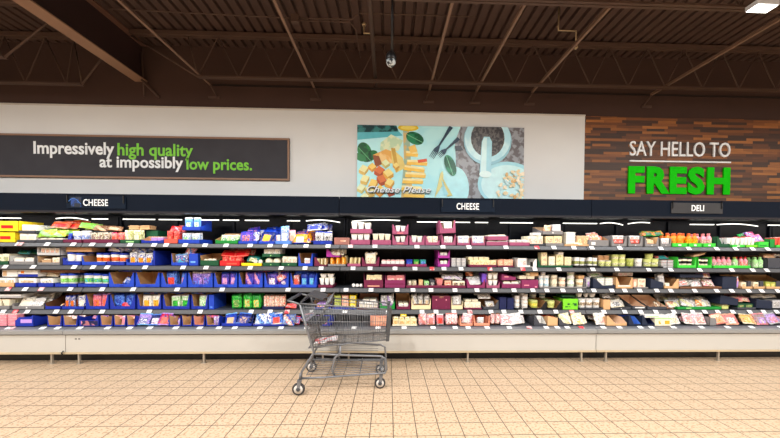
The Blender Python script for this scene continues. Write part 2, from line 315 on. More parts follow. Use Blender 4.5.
for si in range(5):
    x0, x1 = EDGES[si]+.004, EDGES[si+1]-.004; cx = (x0+x1)/2; hw = (x1-x0)/2
    t = thing('refrigerated_case', ['open refrigerated display case section running out of frame at the left', 'open refrigerated display case section full of blue cheese cartons', 'open refrigerated display case section behind and right of the shopping cart', 'open refrigerated display case section at the right under the deli sign', 'last refrigerated display case section, its edge just seen at far right'][si], 'display case', (cx, 4.5, 0), group=None)
    def P(nm, boxes, m, par=t, bevel=0):
        bm = bm_new()
        for lo, hi in boxes: box(bm, (lo[0], lo[1]-4.5, lo[2]), (hi[0], hi[1]-4.5, hi[2]))
        return obj(nm, bm, m, par, bevel=bevel)
    P('header_panel', [((-hw, 4.66, HZ0), (hw, 4.69, HZ1))], M_navy)
    P('header_lip', [((-hw, 4.657, HZ0-.02), (hw, 4.72, HZ0+.008))], nmat('lip_black', (30,30,36), None, .3))
    P('canopy', [((-hw, 4.69, HZ0+.01), (hw, WY-.03, HZ1-.02))], M_inner)
    bp = P('back_panel', [((-hw, YB, .3), (hw, YB+.1, HZ0+.01))], M_inner)
    # upright posts and slots on the liner
    for q in range(5):
        X = min(hw-.02, max(-hw+.02, q*hw/2-hw)); P('upright_post', [((X-.015, YB-.03, .5), (X+.015, YB, HZ0))], nmat('post_grey', (20,25,35), None, .4, spec=.2))
    for r in range(4):
        z, y = ROWZ[r], ROWY[r]
        sh = P('shelf', [((-hw, y-.03, z-.022), (hw, YB-.04, z-.002))], M_shelf)
        bm = bm_new()
        prism(bm, [(-hw+.002, y-.03-4.5, z-.004), (-hw+.002, y-.068-4.5, z-.052), (-hw+.002, y-.058-4.5, z-.06), (-hw+.002, y-.02-4.5, z-.024)], (2*hw-.004, 0, 0))
        obj('price_rail', bm, M_rail, sh)
        bm = bm_new(); box(bm, (-hw+.002, y-.072-4.5, z-.066), (hw-.002, y-.056-4.5, z-.055))
        obj('rail_edge', bm, M_blk, sh)
        for q in TAGS[r]:
            X = W(abs(q), ROWPX[r]+2, y-.06).x
            if x0+.05 < X < x1-.05:
                wt = .034; bm = bm_new(); d = Vector((0, -.036, -.0455)); n = Vector((0, -.0035, .0028))
                p0 = Vector((X-cx-wt, y-.03-4.5, z-.006))+n*2.5
                prism(bm, [p0, p0+Vector((2*wt, 0, 0)), p0+Vector((2*wt, 0, 0))+d, p0+d], n*.5)
                obj('price_tag', bm, M_tagr if q < 0 else M_tag, sh)
    z = ROWZ[4]
    dk = P('deck', [((-hw, 4.56, z-.03), (hw, YB, z-.003))], nmat('deck_grey', (84,88,96), None, .4))
    bm = bm_new(); prism(bm, [(-hw, .06, z-.004), (-hw, .06, z-.03), (-hw, .0, z-.03), (-hw, .0, z-.018)], (2*hw, 0, 0))
    obj('deck_rail', bm, nmat('deck_rail_grey', (112,113,119), None, .4), dk)
    for q in TAGS[4]:
        X = W(abs(q), 328, 4.53).x
        if x0+.05 < X < x1-.05:
            bm = bm_new(); p0 = Vector((X-cx-.034, .05, z+.003)); d = Vector((0, -.05, -.02)); prism(bm, [p0, p0+Vector((.07, 0, 0)), p0+Vector((.07, 0, 0))+d, p0+d], (0, -.001, .002)); obj('price_tag', bm, M_tagr if q < 0 else M_tag, dk)
    bm = bm_new(); prism(bm, [(-hw, -.002, z-.02), (-hw, -.035, z-.034), (-hw, -.035, z-.078), (-hw, -.01, z-.088), (-hw, .05, z-.088), (-hw, .05, z-.032), (-hw, -.002, z-.032)], (2*hw, 0, 0)); obj('bumper', bm, M_bump, t)
    pn = P('front_panel', [((-hw+.001, 4.5, .165), (hw-.001, 4.53, z-.096))], M_panel)
    P('panel_gap', [((-hw, 4.507, z-.097), (hw, 4.53, z-.087))], M_blk)
    P('base_trim', [((-hw, 4.488, .142), (hw, 4.53, .168))], nmat('trim_tan', (188,170,140), None, .4))
    P('kick_plate', [((-hw, 4.66, .005), (hw, 4.70, .2))], M_blk)
    P('underside', [((-hw, 4.53, .15), (hw, YB, .3))], M_blk)
    P('end_post', [((-hw, 5.05, .3), (-hw+.03, YB, HZ0))], M_inner) if si == 0 else None
    for q in (-hw+.155, 0, hw-.195):
        lg = P('leg', [((q-.011, 4.51, .008), (q+.011, 4.535, .16)), ((q-.026, 4.50, 0), (q+.026, 4.55, .01))], nmat('leg_steel', (170,160,145), None, .35, metal=.4))
    if si == 1:
        P('vent_mark', [((-hw+.12, 4.4975, z-.155), (-hw+.145, 4.5, z-.142)), ((-hw+.165, 4.4975, z-.155), (-hw+.19, 4.5, z-.142))], M_blk, pn)
        bm = bm_new(); tube(bm, [(-hw-.01, -.02, .19), (-hw-.03, -.03, .165), (-hw-.01, -.03, .135)], .008); obj('cable_hook', bm, M_blk, t)
    # light tubes under the canopy
    M_tube = nmat('light_tube', 'white', None, .4, emit=1.6)
    for a, b, s in ((-26,-6,0),(0,21,0),(56,88,1),(92,108,0),(123,155,0),(159,182,0),(200,219,0),(223,239,0),(245,269,0),(287,300,0),(306,340,1),(352,400,-1),(417,470,0),(475,488,0),(500,533,0),(563,597,0),(600,623,1),(628,650,-1),(690,714,0),(717,758,1),(768,790,0)):
        p, q = W(a, 222, 5.3), W(b, 222, 5.3)
        if x0 <= (p.x+q.x)/2 < x1:
            bm = bm_new(); n = 8
            tube(bm, [(p.x+(q.x-p.x)*k/n-cx, .8, 2.035-.02*s*(k/n)**2+(.02*math.sin(math.pi*k/n) if s else 0)) for k in range(n+1)], .0075, 6)
            obj('light_tube', bm, M_tube, t)
    l = bpy.data.lights.new('case_light', 'AREA'); l.shape = 'RECTANGLE'; l.size = 3.6; l.size_y = .06; l.energy = 6.5; l.color = (.95, .97, 1)
    link('case_light', l, t, (0, .28, 2.06), (R(12), 0, 0))
# ---------------------------------------------------------------- signs on the header
M_letter = nmat('white_lettering', (240,245,248), None, .5)
def header_sign(x0, x1, ytop, ybot, txt, tx0, tx1, ty0, ty1, col, label, swirl=False):
    Y = 4.644; a, b = W(x0, ybot, Y), W(x1, ytop, Y)
    t = thing('aisle_sign', label, 'sign', (a.x, Y, a.z)); wd, h = b.x-a.x, b.z-a.z
    bm = bm_new(); box(bm, (0, 0, 0), (wd, .012, h)); obj('sign_plate', bm, col, t, bevel=.003)
    for q in (.01, wd-.03):
        bm = bm_new(); box(bm, (q, -.012, h*.45), (q+.014, 0, h+.02)); box(bm, (q, -.012, h+.006), (q+.014, .004, h+.02))
        obj('sign_clip', bm, M_blk, t)
    c, d = W(tx0, ty1, Y), W(tx1, ty0, Y)
    text_obj('lettering', txt, M_letter, d.x-c.x, c.z-d.z if c.z > d.z else d.z-c.z, .003, .014, 0, t, (c.x-a.x, 0, min(c.z, d.z)-a.z), space=1.08)
    if swirl:
        bm = bm_new(); box(bm, (.06, -.0015, .02), (.2, 0, h-.015)); s = obj('printed_swirl', bm, nmat('blue_print', (20,60,130), (14,26,44), .4, 12, .5), t)
        bm = bm_new(); tube(bm, [(.03+.012*k, -.003, h*.55+.045*math.sin(k*.28)) for k in range(15)], .0035, 4); obj('swirl_line', bm, nmat('swirl_blue', (70,130,220), None, .4), s)
header_sign(66.5, 125.5, 196.6, 208.2, 'CHEESE', 83.3, 108, 199.4, 205.8, nmat('sign_navy', (14,26,42), None, .6, spec=.1), 'small dark CHEESE sign with a blue swirl on the left of the header', True)
header_sign(441, 495, 200.6, 212, 'CHEESE', 456.5, 479, 203.2, 209.6, nmat('sign_navy', (14,26,42), None, .6, spec=.1), 'small dark CHEESE sign below the cheese picture on the header')
header_sign(671.5, 723, 203.2, 213.2, 'DELI', 691.5, 704, 205.2, 211, nmat('sign_grey', (62,62,64), None, .6, spec=.1), 'small grey DELI sign on the header below the green lettering')
# ---------------------------------------------------------------- banner
Y = Ywb-.03
a, b = W(-60, 179, Y), W(289.5, 138.5, Y); zb0, zb1 = W(289.5, 180.7, Y).z, W(289.5, 138.4, Y).z
t = thing('slogan_board', 'long dark chalkboard style banner with a tan frame and white and green slogan', 'sign', (b.x, Y, zb0)); wd = b.x-a.x; h = zb1-zb0
bm = bm_new(); box(bm, (-wd, 0, 0), (0, .028, h)); obj('board', bm, nmat('chalkboard', (58,58,64), (48,47,54), .7, 3, .5, soft=.3), t)
bm = bm_new()
for lo, hi in (((-wd, -.012, h-.03), (0, .03, h)), ((-wd, -.012, 0), (0, .03, .03)), ((-.03, -.012, .03), (0, .03, h-.03))): box(bm, lo, hi)
obj('frame', bm, nmat('frame_tan', (140,108,86), None, .5), t)
M_gr = nmat('green_lettering', (122,206,50), None, .5)
for txt, x0, x1, yb, yt, mt in (('Impressively', 33.5, 114, 157.6, 142.4, M_letter), ('high quality', 117.5, 193, 159.2, 144.2, M_gr), ('at impossibly', 99.5, 183, 171, 156.8, M_letter), ('low prices.', 186.5, 252, 173.2, 158.8, M_gr)):
    c, d = W(x0, yb, Y-.005), W(x1, yt, Y-.005)
    text_obj('lettering', txt, mt, d.x-c.x, d.z-c.z, .004, .022, 0, t, (c.x-b.x, -.001, c.z-zb0))
# ---------------------------------------------------------------- lettering on the wood
t = thing('wall_lettering', 'raised SAY HELLO TO lettering in white with a thin line below on wood', 'lettering', W(629, 157, Ywb)); o0 = t.location.copy()
c, d = W(629.5, 155.6, Ywb-.02), W(730.5, 142.6, Ywb-.02)
text_obj('lettering', 'SAY HELLO TO', M_letter, d.x-c.x, d.z-c.z, .02, .004, 0, t, (0, -.001, c.z-o0.z))
bm = bm_new(); c, d = W(629.5, 161.8, Ywb), W(730.5, 161.0, Ywb); box(bm, (0, -.02, c.z-o0.z), (d.x-c.x, -.001, c.z-o0.z+.024)); obj('underline', bm, M_letter, t)
c, d = W(628.5, 193.6, Ywb-.03), W(731, 167.2, Ywb-.03)
t = text_obj('wall_lettering', 'FRESH', nmat('green_enamel', (20,204,4), None, .6, spec=.1), d.x-c.x, d.z-c.z, .022, .05, 0, None, (c.x, Ywb-.002, c.z), space=1.14); tag(t, 'large raised bright green FRESH lettering on the wood wall', 'lettering')
# ---------------------------------------------------------------- cheese picture
Y = Ywb-.03
tl, br = W(357.3, 124.8, Y), W(523.3, 199, Y)
PW, PH = br.x-tl.x, tl.z-br.z
t = thing('cheese_picture', 'large bright picture of cheese cubes, leaves, forks, and a mortar', 'picture', (tl.x, Y, br.z))
def pp(u, v, d): return (u/650*PW, -.0006*d, (1-v/290)*PH)      # u, v in a 650 x 290 picture frame
pm = {}; pmats = []; PB = bm_new()
def pmi(c, c2=None, sc=8, th=.5):
    k = (c, c2, sc)
    if k not in pm: pm[k] = len(pmats); pmats.append(nmat('printed_ink', c, c2, .35, sc, th, coord='Object', rnd=False))
    return pm[k]
dl = [1.0]
def clip(pts):
    for ax, lim, sg in ((0, 0, 1), (0, 650, -1), (1, 0, 1), (1, 290, -1)):
        out = []
        for i in range(len(pts)):
            a_, b_ = pts[i-1], pts[i]; da, db = sg*(a_[ax]-lim), sg*(b_[ax]-lim)
            if (da >= 0) != (db >= 0):
                k = da/(da-db); out.append((a_[0]+(b_[0]-a_[0])*k, a_[1]+(b_[1]-a_[1])*k))
            if db >= 0: out.append(b_)
        pts = out
        if len(pts) < 3: return []
    return pts
def poly(pts, c, c2=None, sc=8, th=.5):
    dl[0] += .3
    pts = clip(pts)
    if len(pts) < 3: return
    f = PB.faces.new([PB.verts.new(pp(u, v, dl[0])) for u, v in pts]); f.material_index = pmi(c, c2, sc, th)
def ell(cx, cy, a, b, c, rot=0, c2=None, sc=8, th=.5, n=24, t0=0, t1=360):
    poly([(cx+a*math.cos(R(q))*math.cos(R(rot))-b*math.sin(R(q))*math.sin(R(rot)), cy+a*math.cos(R(q))*math.sin(R(rot))+b*math.sin(R(q))*math.cos(R(rot))) for q in [t0+(t1-t0)*k/n for k in range(n+(t1-t0 < 360))]], c, c2, sc, th)
AQ = (176,240,250)
poly([(0,0),(650,0),(650,290),(0,290)], (120,128,138), (168,178,188), 5)
poly([(400,0),(440,0),(560,0),(640,0),(650,0),(650,290),(380,290),(390,120)], (104,100,104), (150,156,164), 9)
poly([(0,0),(400,0),(378,60),(390,290),(0,290)], AQ, (190,246,252), 3)
poly([(0,0),(150,0),(160,26),(0,30)], (24,60,66), (60,130,130), 8)
poly([(0,30),(160,24),(176,40),(0,60)], (96,190,205))
poly([(175,10),(390,5),(370,90),(400,290),(165,290)], (190,246,252), AQ, 2)
poly([(176,20),(200,20),(215,290),(170,290),(180,130)], (214,190,130), (160,190,170), 6)
ell(196,8,40,14,(228,196,50)); ell(196,8,30,8,(244,226,110))
ell(222,50,36,24,(20,92,60),25,(40,140,96),6)
poly([(192,34),(254,66),(252,68),(190,36)], (130,200,150))
# plates at the bottom right
ell(375,250,60,90,(184,242,250),0); 
ell(586,230,118,92,(166,226,240)); ell(586,232,104,80,(206,246,252))
# leaves left
ell(28,105,36,26,(16,84,44),70,(36,130,66),6); ell(48,125,34,20,(30,112,58),-30,(12,70,40),6); ell(12,130,24,14,(40,130,70),30)
poly([(6,90),(56,146),(54,148),(4,92)], (90,170,110))
# cheese wedge and cubes
poly([(90,70),(130,36),(176,60),(160,100),(120,118),(88,100)], (228,240,200), (196,226,190), 9)
poly([(60,120),(110,96),(150,110),(146,150),(90,160)], (232,176,92), (244,208,140), 6)
poly([(60,120),(84,124),(96,156),(70,170)], (150,84,50))
poly([(130,90),(176,130),(186,170),(150,190),(134,150)], (236,214,130)); poly([(130,90),(146,92),(160,180),(150,190)], (206,168,80))
rs = random.Random(3)
cub = [(25,175,24),(58,165,20),(86,180,26),(110,150,20),(120,190,26),(30,215,24),(62,232,26),(95,215,26),(16,250,22),(125,228,24),(50,262,26),(88,258,26),(128,262,22),(30,286,20),(150,160,16)]
for i, (x, y, s) in enumerate(cub):
    q = rs.uniform(-.5, .5); cs, sn = math.cos(q)*s, math.sin(q)*s
    top = [(242,238,172), (250,214,110), (222,120,64), (236,244,196), (248,226,140)][i % 5]; sd = [(226,190,92), (228,160,60), (190,84,44), (218,206,120), (232,176,72)][i % 5]
    A_ = [(x-cs*.8, y-sn*.8), (x+sn*.6, y-cs*.7), (x+cs*.8, y+sn*.8), (x-sn*.6, y+cs*.7)]
    poly(A_, top); poly([A_[0], A_[3], (A_[3][0], A_[3][1]+s*.55), (A_[0][0], A_[0][1]+s*.55)], sd); poly([A_[3], A_[2], (A_[2][0], A_[2][1]+s*.55), (A_[3][0], A_[3][1]+s*.55)], tuple(int(v*.9) for v in sd))
# stacked slices
for k, (x, y, a2) in enumerate(((212,115,.2),(232,150,.12),(222,175,.2),(226,200,.12),(216,225,.1),(212,255,.15),(222,280,.1))):
    L_ = 40-(k == 0)*16; c_, s_ = math.cos(a2)*L_, math.sin(a2)*L_
    poly([(x-c_, y-s_), (x+c_, y+s_-6), (x+c_-3, y+s_+6), (x-c_-3, y-s_+12)], (250,206,96)); poly([(x-c_, y-s_-8), (x+c_-4, y+s_-16), (x+c_, y+s_-6), (x-c_, y-s_)], (252,238,176))
poly([(232,138),(268,132),(270,144),(236,150)], (226,96,60)); poly([(196,86),(222,76),(232,104),(206,112)], (246,206,110))
# long slices on the blue cloth
poly([(300,290),(322,190),(330,180),(334,200),(330,240)], (226,222,150)); poly([(326,200),(370,280),(350,284)], (214,206,130)); poly([(326,216),(354,276),(336,278)], (160,226,238))
ell(360,158,44,20,(18,96,70),70,(44,150,112),6); poly([(346,120),(372,196),(370,198),(344,122)], (120,200,160))
# forks
for x0, y0, x1, y1 in ((362,2,290,122), (392,48,318,118)):
    dx, dy = x1-x0, y1-y0; L_ = math.hypot(dx, dy); nx, ny = -dy/L_, dx/L_
    poly([(x0+nx*8, y0+ny*8), (x0-nx*8, y0-ny*8), (x0+dx*.3-nx*5, y0+dy*.3-ny*5), (x0+dx*.65-nx*3, y0+dy*.65-ny*3), (x0+dx*.65+nx*3, y0+dy*.65+ny*3), (x0+dx*.3+nx*5, y0+dy*.3+ny*5)], (34,60,82))
    poly([(x0+dx*.65-nx*4, y0+dy*.65-ny*4), (x0+dx*.78-nx*10, y0+dy*.78-ny*10), (x0+dx*.84-nx*10, y0+dy*.84-ny*10), (x0+dx*.84+nx*10, y0+dy*.84+ny*10), (x0+dx*.78+nx*10, y0+dy*.78+ny*10), (x0+dx*.65+nx*4, y0+dy*.65+ny*4)], (44,74,98))
    for s in (-9, -3, 3, 9):
        poly([(x0+dx*.83+nx*(s-1.6), y0+dy*.83+ny*(s-1.6)), (x0+dx*.83+nx*(s+1.6), y0+dy*.83+ny*(s+1.6)), (x0+dx*1.05+nx*(s+.8), y0+dy*1.05+ny*(s+.8)), (x0+dx*1.05+nx*(s-.8), y0+dy*1.05+ny*(s-.8))], (44,74,98))
poly([(376,80),(400,78),(410,96),(380,100)], (70,80,92))
# mortar and pestle
ell(505,55,94,100,(150,206,224)); ell(505,48,90,94,(206,244,252),0,(180,230,244),3)
ell(505,46,66,76,(52,48,52),0,(96,94,92),26); 
poly([(482,60),(490,40),(512,40),(522,60),(520,190),(514,202),(486,202),(474,192)], (166,222,238)); poly([(484,60),(491,46),(502,44),(500,196),(486,198),(478,190)], (210,246,252))
ell(497,192,24,14,(222,250,254))
# nuts
for k in range(64):
    x, y = rs.uniform(546, 648), rs.uniform(178, 288)
    if math.hypot(x-600, y-235) < 66: ell(x, y, 9, 6, rs.choice([(236,214,170),(248,234,206),(214,176,120),(240,224,188),(200,232,236)]), rs.uniform(0, 180), n=8)
bmesh.ops.recalc_face_normals(PB, faces=PB.faces)
for f in PB.faces:
    if f.normal.y > 0: f.normal_flip()
me = bpy.data.meshes.new('printed_image'); PB.to_mesh(me); PB.free()
for x in pmats: me.materials.append(x)
link('printed_image', me, t)
bm = bm_new(); box(bm, (0, 0, 0), (PW, .028, PH)); obj('picture_panel', bm, nmat('panel_edge', (170,178,182), None, .4), t)
text_obj('lettering', 'Cheese Please', M_letter, 246/650*PW, 26/290*PH, .003, .012, .35, t, (38/650*PW, -.044, (1-272/290)*PH))
text_obj('lettering_drop_shadow', 'Cheese Please', nmat('print_dark', (70,90,90), None, .5), 246/650*PW, 26/290*PH, .002, .02, .35, t, (40/650*PW, -.0405, (1-275/290)*PH))  # drop shadow printed in the artwork: dark offset copy of the lettering
# ---------------------------------------------------------------- shopping cart
M_cart = nmat('cart_grey', (126,128,132), (112,114,118), .4, 6, .5, metal=.5, soft=.3)
M_cd = nmat('cart_dark', (66,68,72), None, .45); M_rub = nmat('rubber', (58,56,56), None, .7); M_hub = nmat('hub', (206,200,192), None, .4)
cart = thing('shopping_cart', 'empty grey wire shopping cart standing sideways on the tiled floor', 'shopping cart', (-.515, 3.86, 0), (0, 0, R(1.5)))
# local frame: +x is the front, y<0 the near side
RB, FB = -.45, .545                       # rear, front of the rim
def wy(x, top):                          # half width of the basket
    f = (x-RB)/(FB-RB); return ((.285-.06*f) if top else (.235-.06*f))
def rimz(x): return .985-.085*(x-RB)/(FB-RB)
def botz(x): return .475+.075*(x-RB)/(FB-RB)
bk = link('basket', None, cart)
bm = bm_new()
BX0, BX1 = -.37, .52                    # floor of the basket
def crn(x, s, f):                        # point on the side wall; f: 0 bottom, 1 top
    xb = BX0+(x-RB)/(FB-RB)*(BX1-BX0); xx = xb+(x-xb)*f
    return Vector((xx, s*(wy(x, 0)+(wy(x, 1)-wy(x, 0))*f), botz(xb)+(rimz(x)-botz(xb))*f))
for s in (-1, 1):
    for q in range(34):
        x = RB+.03+(FB-RB-.03)*q/33; tube(bm, [crn(x, s, 0), crn(x, s, 1)], .0026, 4)
    for f in (.12, .35, .6, .8):
        tube(bm, [crn(RB+.02, s, f), crn(FB, s, f)], .0034, 4)
obj('side_wires', bm, M_cart, cart)
bm = bm_new()
for q in range(15):
    v = -1+2*q/14; tube(bm, [(BX0, v*wy(RB, 0), botz(BX0)), (BX1, v*wy(FB, 0), botz(BX1)), (FB, v*wy(FB, 1), rimz(FB))], .0028, 4)
for q in range(6):
    x = RB+(FB-RB)*q/5; a_ = crn(x, -1, 0); b_ = crn(x, 1, 0); tube(bm, [a_, b_], .004, 5)
for f in (.3, .6, .85): tube(bm, [crn(FB, -1, f), crn(FB, 1, f)], .0034, 4)
obj('floor_wires', bm, M_cart, cart)
bm = bm_new(); tube(bm, [crn(RB, -1, 1), crn(FB, -1, 1), crn(FB, 1, 1), crn(RB, 1, 1)], .0085, 8)
tube(bm, [crn(RB, -1, 0), crn(FB, -1, 0), crn(FB, 1, 0), crn(RB, 1, 0)], .007, 8, closed=True)
for s in (-1, 1): tube(bm, [crn(RB, s, .92), crn(FB, s, .9)], .005, 6)
obj('rim', bm, M_cart, cart)
bpy.data.objects.remove(bk)
bm = bm_new()
bm.free()
for s in (-1, 1):
    bm = bm_new(); a_ = crn(FB, s, -.05); b_ = crn(FB, s, 1.08); prism(bm, [a_+Vector((-.03, 0, 0)), a_+Vector((.008, 0, 0)), b_+Vector((.008, 0, 0)), b_+Vector((-.03, 0, 0))], (0, s*.012, 0)); obj('corner_guard', bm, M_cd, cart)
# rear gate: hinged at the top, hanging with a slant
bm = bm_new(); g0 = Vector((RB+.01, 0, .93)); g1 = Vector((BX0+.02, 0, .49))
for q in range(17):
    v = -1+2*q/16; tube(bm, [g0+Vector((0, v*.26, 0)), g1+Vector((0, v*.215, 0))], .0028, 4)
for f in (.05, .3, .55, .8, 1): p = g0.lerp(g1, f); hwid = .26-.045*f; tube(bm, [p+Vector((0, -hwid, 0)), p+Vector((0, hwid, 0))], .004, 5)
obj('rear_gate', bm, M_cart, cart)
# child seat: back leaning forward, seat plate, wires
bm = bm_new(); s0 = Vector((-.31, 0, .70)); s1 = Vector((-.15, 0, 1.04))
for q in range(12):
    v = -1+2*q/11; tube(bm, [s0+Vector((0, v*.2, 0)), s1+Vector((0, v*.185, 0))], .003, 4)
tube(bm, [s0+Vector((0, -.21, 0)), s1+Vector((0, -.195, 0)), s1+Vector((0, .195, 0)), s0+Vector((0, .21, 0))], .007, 6, closed=True)
for f in (.35, .7): p = s0.lerp(s1, f); tube(bm, [p+Vector((0, -.2, 0)), p+Vector((0, .2, 0))], .004, 5)
obj('seat_back', bm, M_cart, cart)
bm = bm_new(); prism(bm, [(-.42, -.2, .74), (-.2, -.2, .735), (-.2, -.2, .745), (-.42, -.2, .75)], (0, .4, 0)); obj('child_seat', bm, M_cd, cart)
bm = bm_new(); prism(bm, [(-.475, -.2, .985), (-.39, -.2, 1.075), (-.22, -.2, 1.02), (-.225, -.2, 1.01), (-.39, -.2, 1.055), (-.46, -.2, .975)], (0, .4, 0)); obj('seat_flap', bm, M_cd, cart)
# handle
bm = bm_new(); tube(bm, [(RB, -.285, .975), (RB-.07, -.285, 1.0), (RB-.13, -.28, 1.015), (RB-.13, .28, 1.015), (RB-.07, .285, 1.0), (RB, .285, .975)], .011, 8); obj('handle_frame', bm, M_cart, cart)
bm = bm_new(); tube(bm, [(RB-.13, -.27, 1.015), (RB-.13, .27, 1.015)], .018, 12); obj('handle', bm, M_cd, cart)
# chassis
ch = bm_new()
for s in (-1, 1):
    yr, yf = s*.30, s*.22
    tube(ch, [(RB, s*.285, .97), (RB+.07, s*.26, .68), (-.31, s*.25, .44), (-.33, s*.26, .40), (-.43, yr, .24), (-.44, yr, .14)], .013, 8)
    tube(ch, [(-.44, yr, .17), (-.2, s*.28, .165), (.2, s*.24, .175), (.48, yf, .18), (.50, yf, .22), (.485, yf, .345), (.43, yf, .375), (-.05, s*.235, .40), (-.31, s*.25, .42)], .012, 8)
    tube(ch, [(-.02, s*.235, .50), (-.02, s*.235, .42), (-.08, s*.245, .37), (-.11, s*.25, .24), (-.08, s*.255, .17)], .012, 8)
obj('chassis', ch, M_cart, cart)
bm = bm_new()
for q in range(9):
    v = -1+2*q/8; tube(bm, [(-.38, v*.27, .20), (-.1, v*.24, .19), (.48, v*.20, .2)], .004, 5)
for x, hw_ in ((-.38, .29), (-.1, .26), (.2, .24), (.48, .22)): tube(bm, [(x, -hw_, .2), (x, hw_, .2)], .005, 5)
for q in range(5): z = .24+q*.03; tube(bm, [(-.38, .27, z), (.40, .2, z+.005)], .003, 4)
obj('lower_rack', bm, M_cart, cart)
for x, y in ((-.455, -.335), (-.455, .335), (.425, -.20), (.43, .23)):
    r = .068 if x < 0 else .062
    fk = bm_new()
    for s in (-.022, .022): prism(fk, [(-.018, s-.002, 0), (.018, s-.002, 0), (.03, s-.002, .085), (-.006, s-.002, .1)], (0, .004, 0))
    box(fk, (-.01, -.024, .085), (.032, .024, .1)); tube(fk, [(.012, 0, .1), (.02, 0, .17)], .011)
    cst = obj('caster', fk, M_cart, cart, (x, y, r))
    bm = bm_new(); lathe(bm, [(r*.72, -.016), (r*.93, -.016), (r, -.008), (r, .008), (r*.93, .016), (r*.72, .016)], 24, axis='y'); obj('tire', bm, M_rub, cst)
    bm = bm_new(); lathe(bm, [(.012, -.026), (.02, -.026), (.022, -.02), (r*.34, -.0195), (r*.34, -.017), (r*.7, -.018, 1), (r*.7, .018, 1), (r*.34, .017, 1), (r*.34, .0195), (.02, .02), (.012, .026)], 20, axis='y'); obj('hub', bm, [M_cd, M_hub], cst)
bm = bm_new(); n = 8
for i in range(n):
    for j in range(5): bm.verts.new((i/(n-1)*.26-.13, j/4*.2-.1, .004*math.sin(i*1.7+j)+.012*(i/n)))
bm.verts.ensure_lookup_table()
for i in range(n-1):
    for j in range(4): bm.faces.new([bm.verts[k] for k in (i*5+j, (i+1)*5+j, (i+1)*5+j+1, i*5+j+1)])
fl = obj('paper_flyer', bm, nmat('flyer_print', (236,120,120), (240,236,238), .5, 14, .5), None, (-.72, 3.80, .52), (0, R(-5), R(8)))
md = fl.modifiers.new('thick', 'SOLIDIFY'); md.thickness = .004
tag(fl, 'red and white printed paper flyer lying in the shopping cart basket', 'flyer')
# ---------------------------------------------------------------- goods on the shelves
_pm = {}
def bagmesh(v):
    "unit pillow bag, seams top and bottom; materials 0 film, 1 window, 2 header and foot"
    rr = random.Random(v); bm = bm_new(); nx, nz = 9, 10; F, B_ = {}, {}
    for i in range(nx+1):
        for j in range(nz+1):
            u, w_ = -1+2*i/nx, -1+2*j/nz
            t = max(0, (1-abs(u)**3.5))*max(0, (1-abs(w_)**3.2)); n = noise.noise(Vector((u*2.2, w_*2.2, v*3.1)))
            n2 = noise.noise(Vector((u*4, w_*4, v*5.7+9)))
            x = u*.5*(1-.05*abs(w_)**2)+.02*n*(1-abs(u)); z = (w_+1)/2+.035*n2*(w_ > .7)+.03*u*math.sin(v)*(w_ > .5)
            th = min(.48, .42*t*(1+.45*n+.25*n2)+.015)
            edge = i in (0, nx) or j in (0, nz)
            y0 = .06*math.sin(w_*3+v)*(abs(w_) > .6)
            F[i, j] = bm.verts.new((x, y0-(0 if edge else th), z)); B_[i, j] = F[i, j] if edge else bm.verts.new((x, y0+th, z))
    diag = v % 3 == 2
    for i in range(nx):
        for j in range(nz):
            u, w_ = -1+2*(i+.5)/nx, -1+2*(j+.5)/nz
            k = 0
            if diag:
                s = u+w_*.8+.3*math.sin(v)
                k = 1 if -.35 < s < .35 else (2 if .5 < s < .75 else 0)
            elif (u*u*1.7+(w_+.3)**2*2.2) < .75: k = 1
            elif w_ < -.72 or (w_ > .8): k = 2
            for D, fl in ((F, 0), (B_, 1)):
                q = [D[i, j], D[i+1, j], D[i+1, j+1], D[i, j+1]]
                try: f = bm.faces.new(q[::-1] if fl else q)
                except ValueError: continue
                f.material_index = k; f.smooth = rr.random() > .35
    return bm
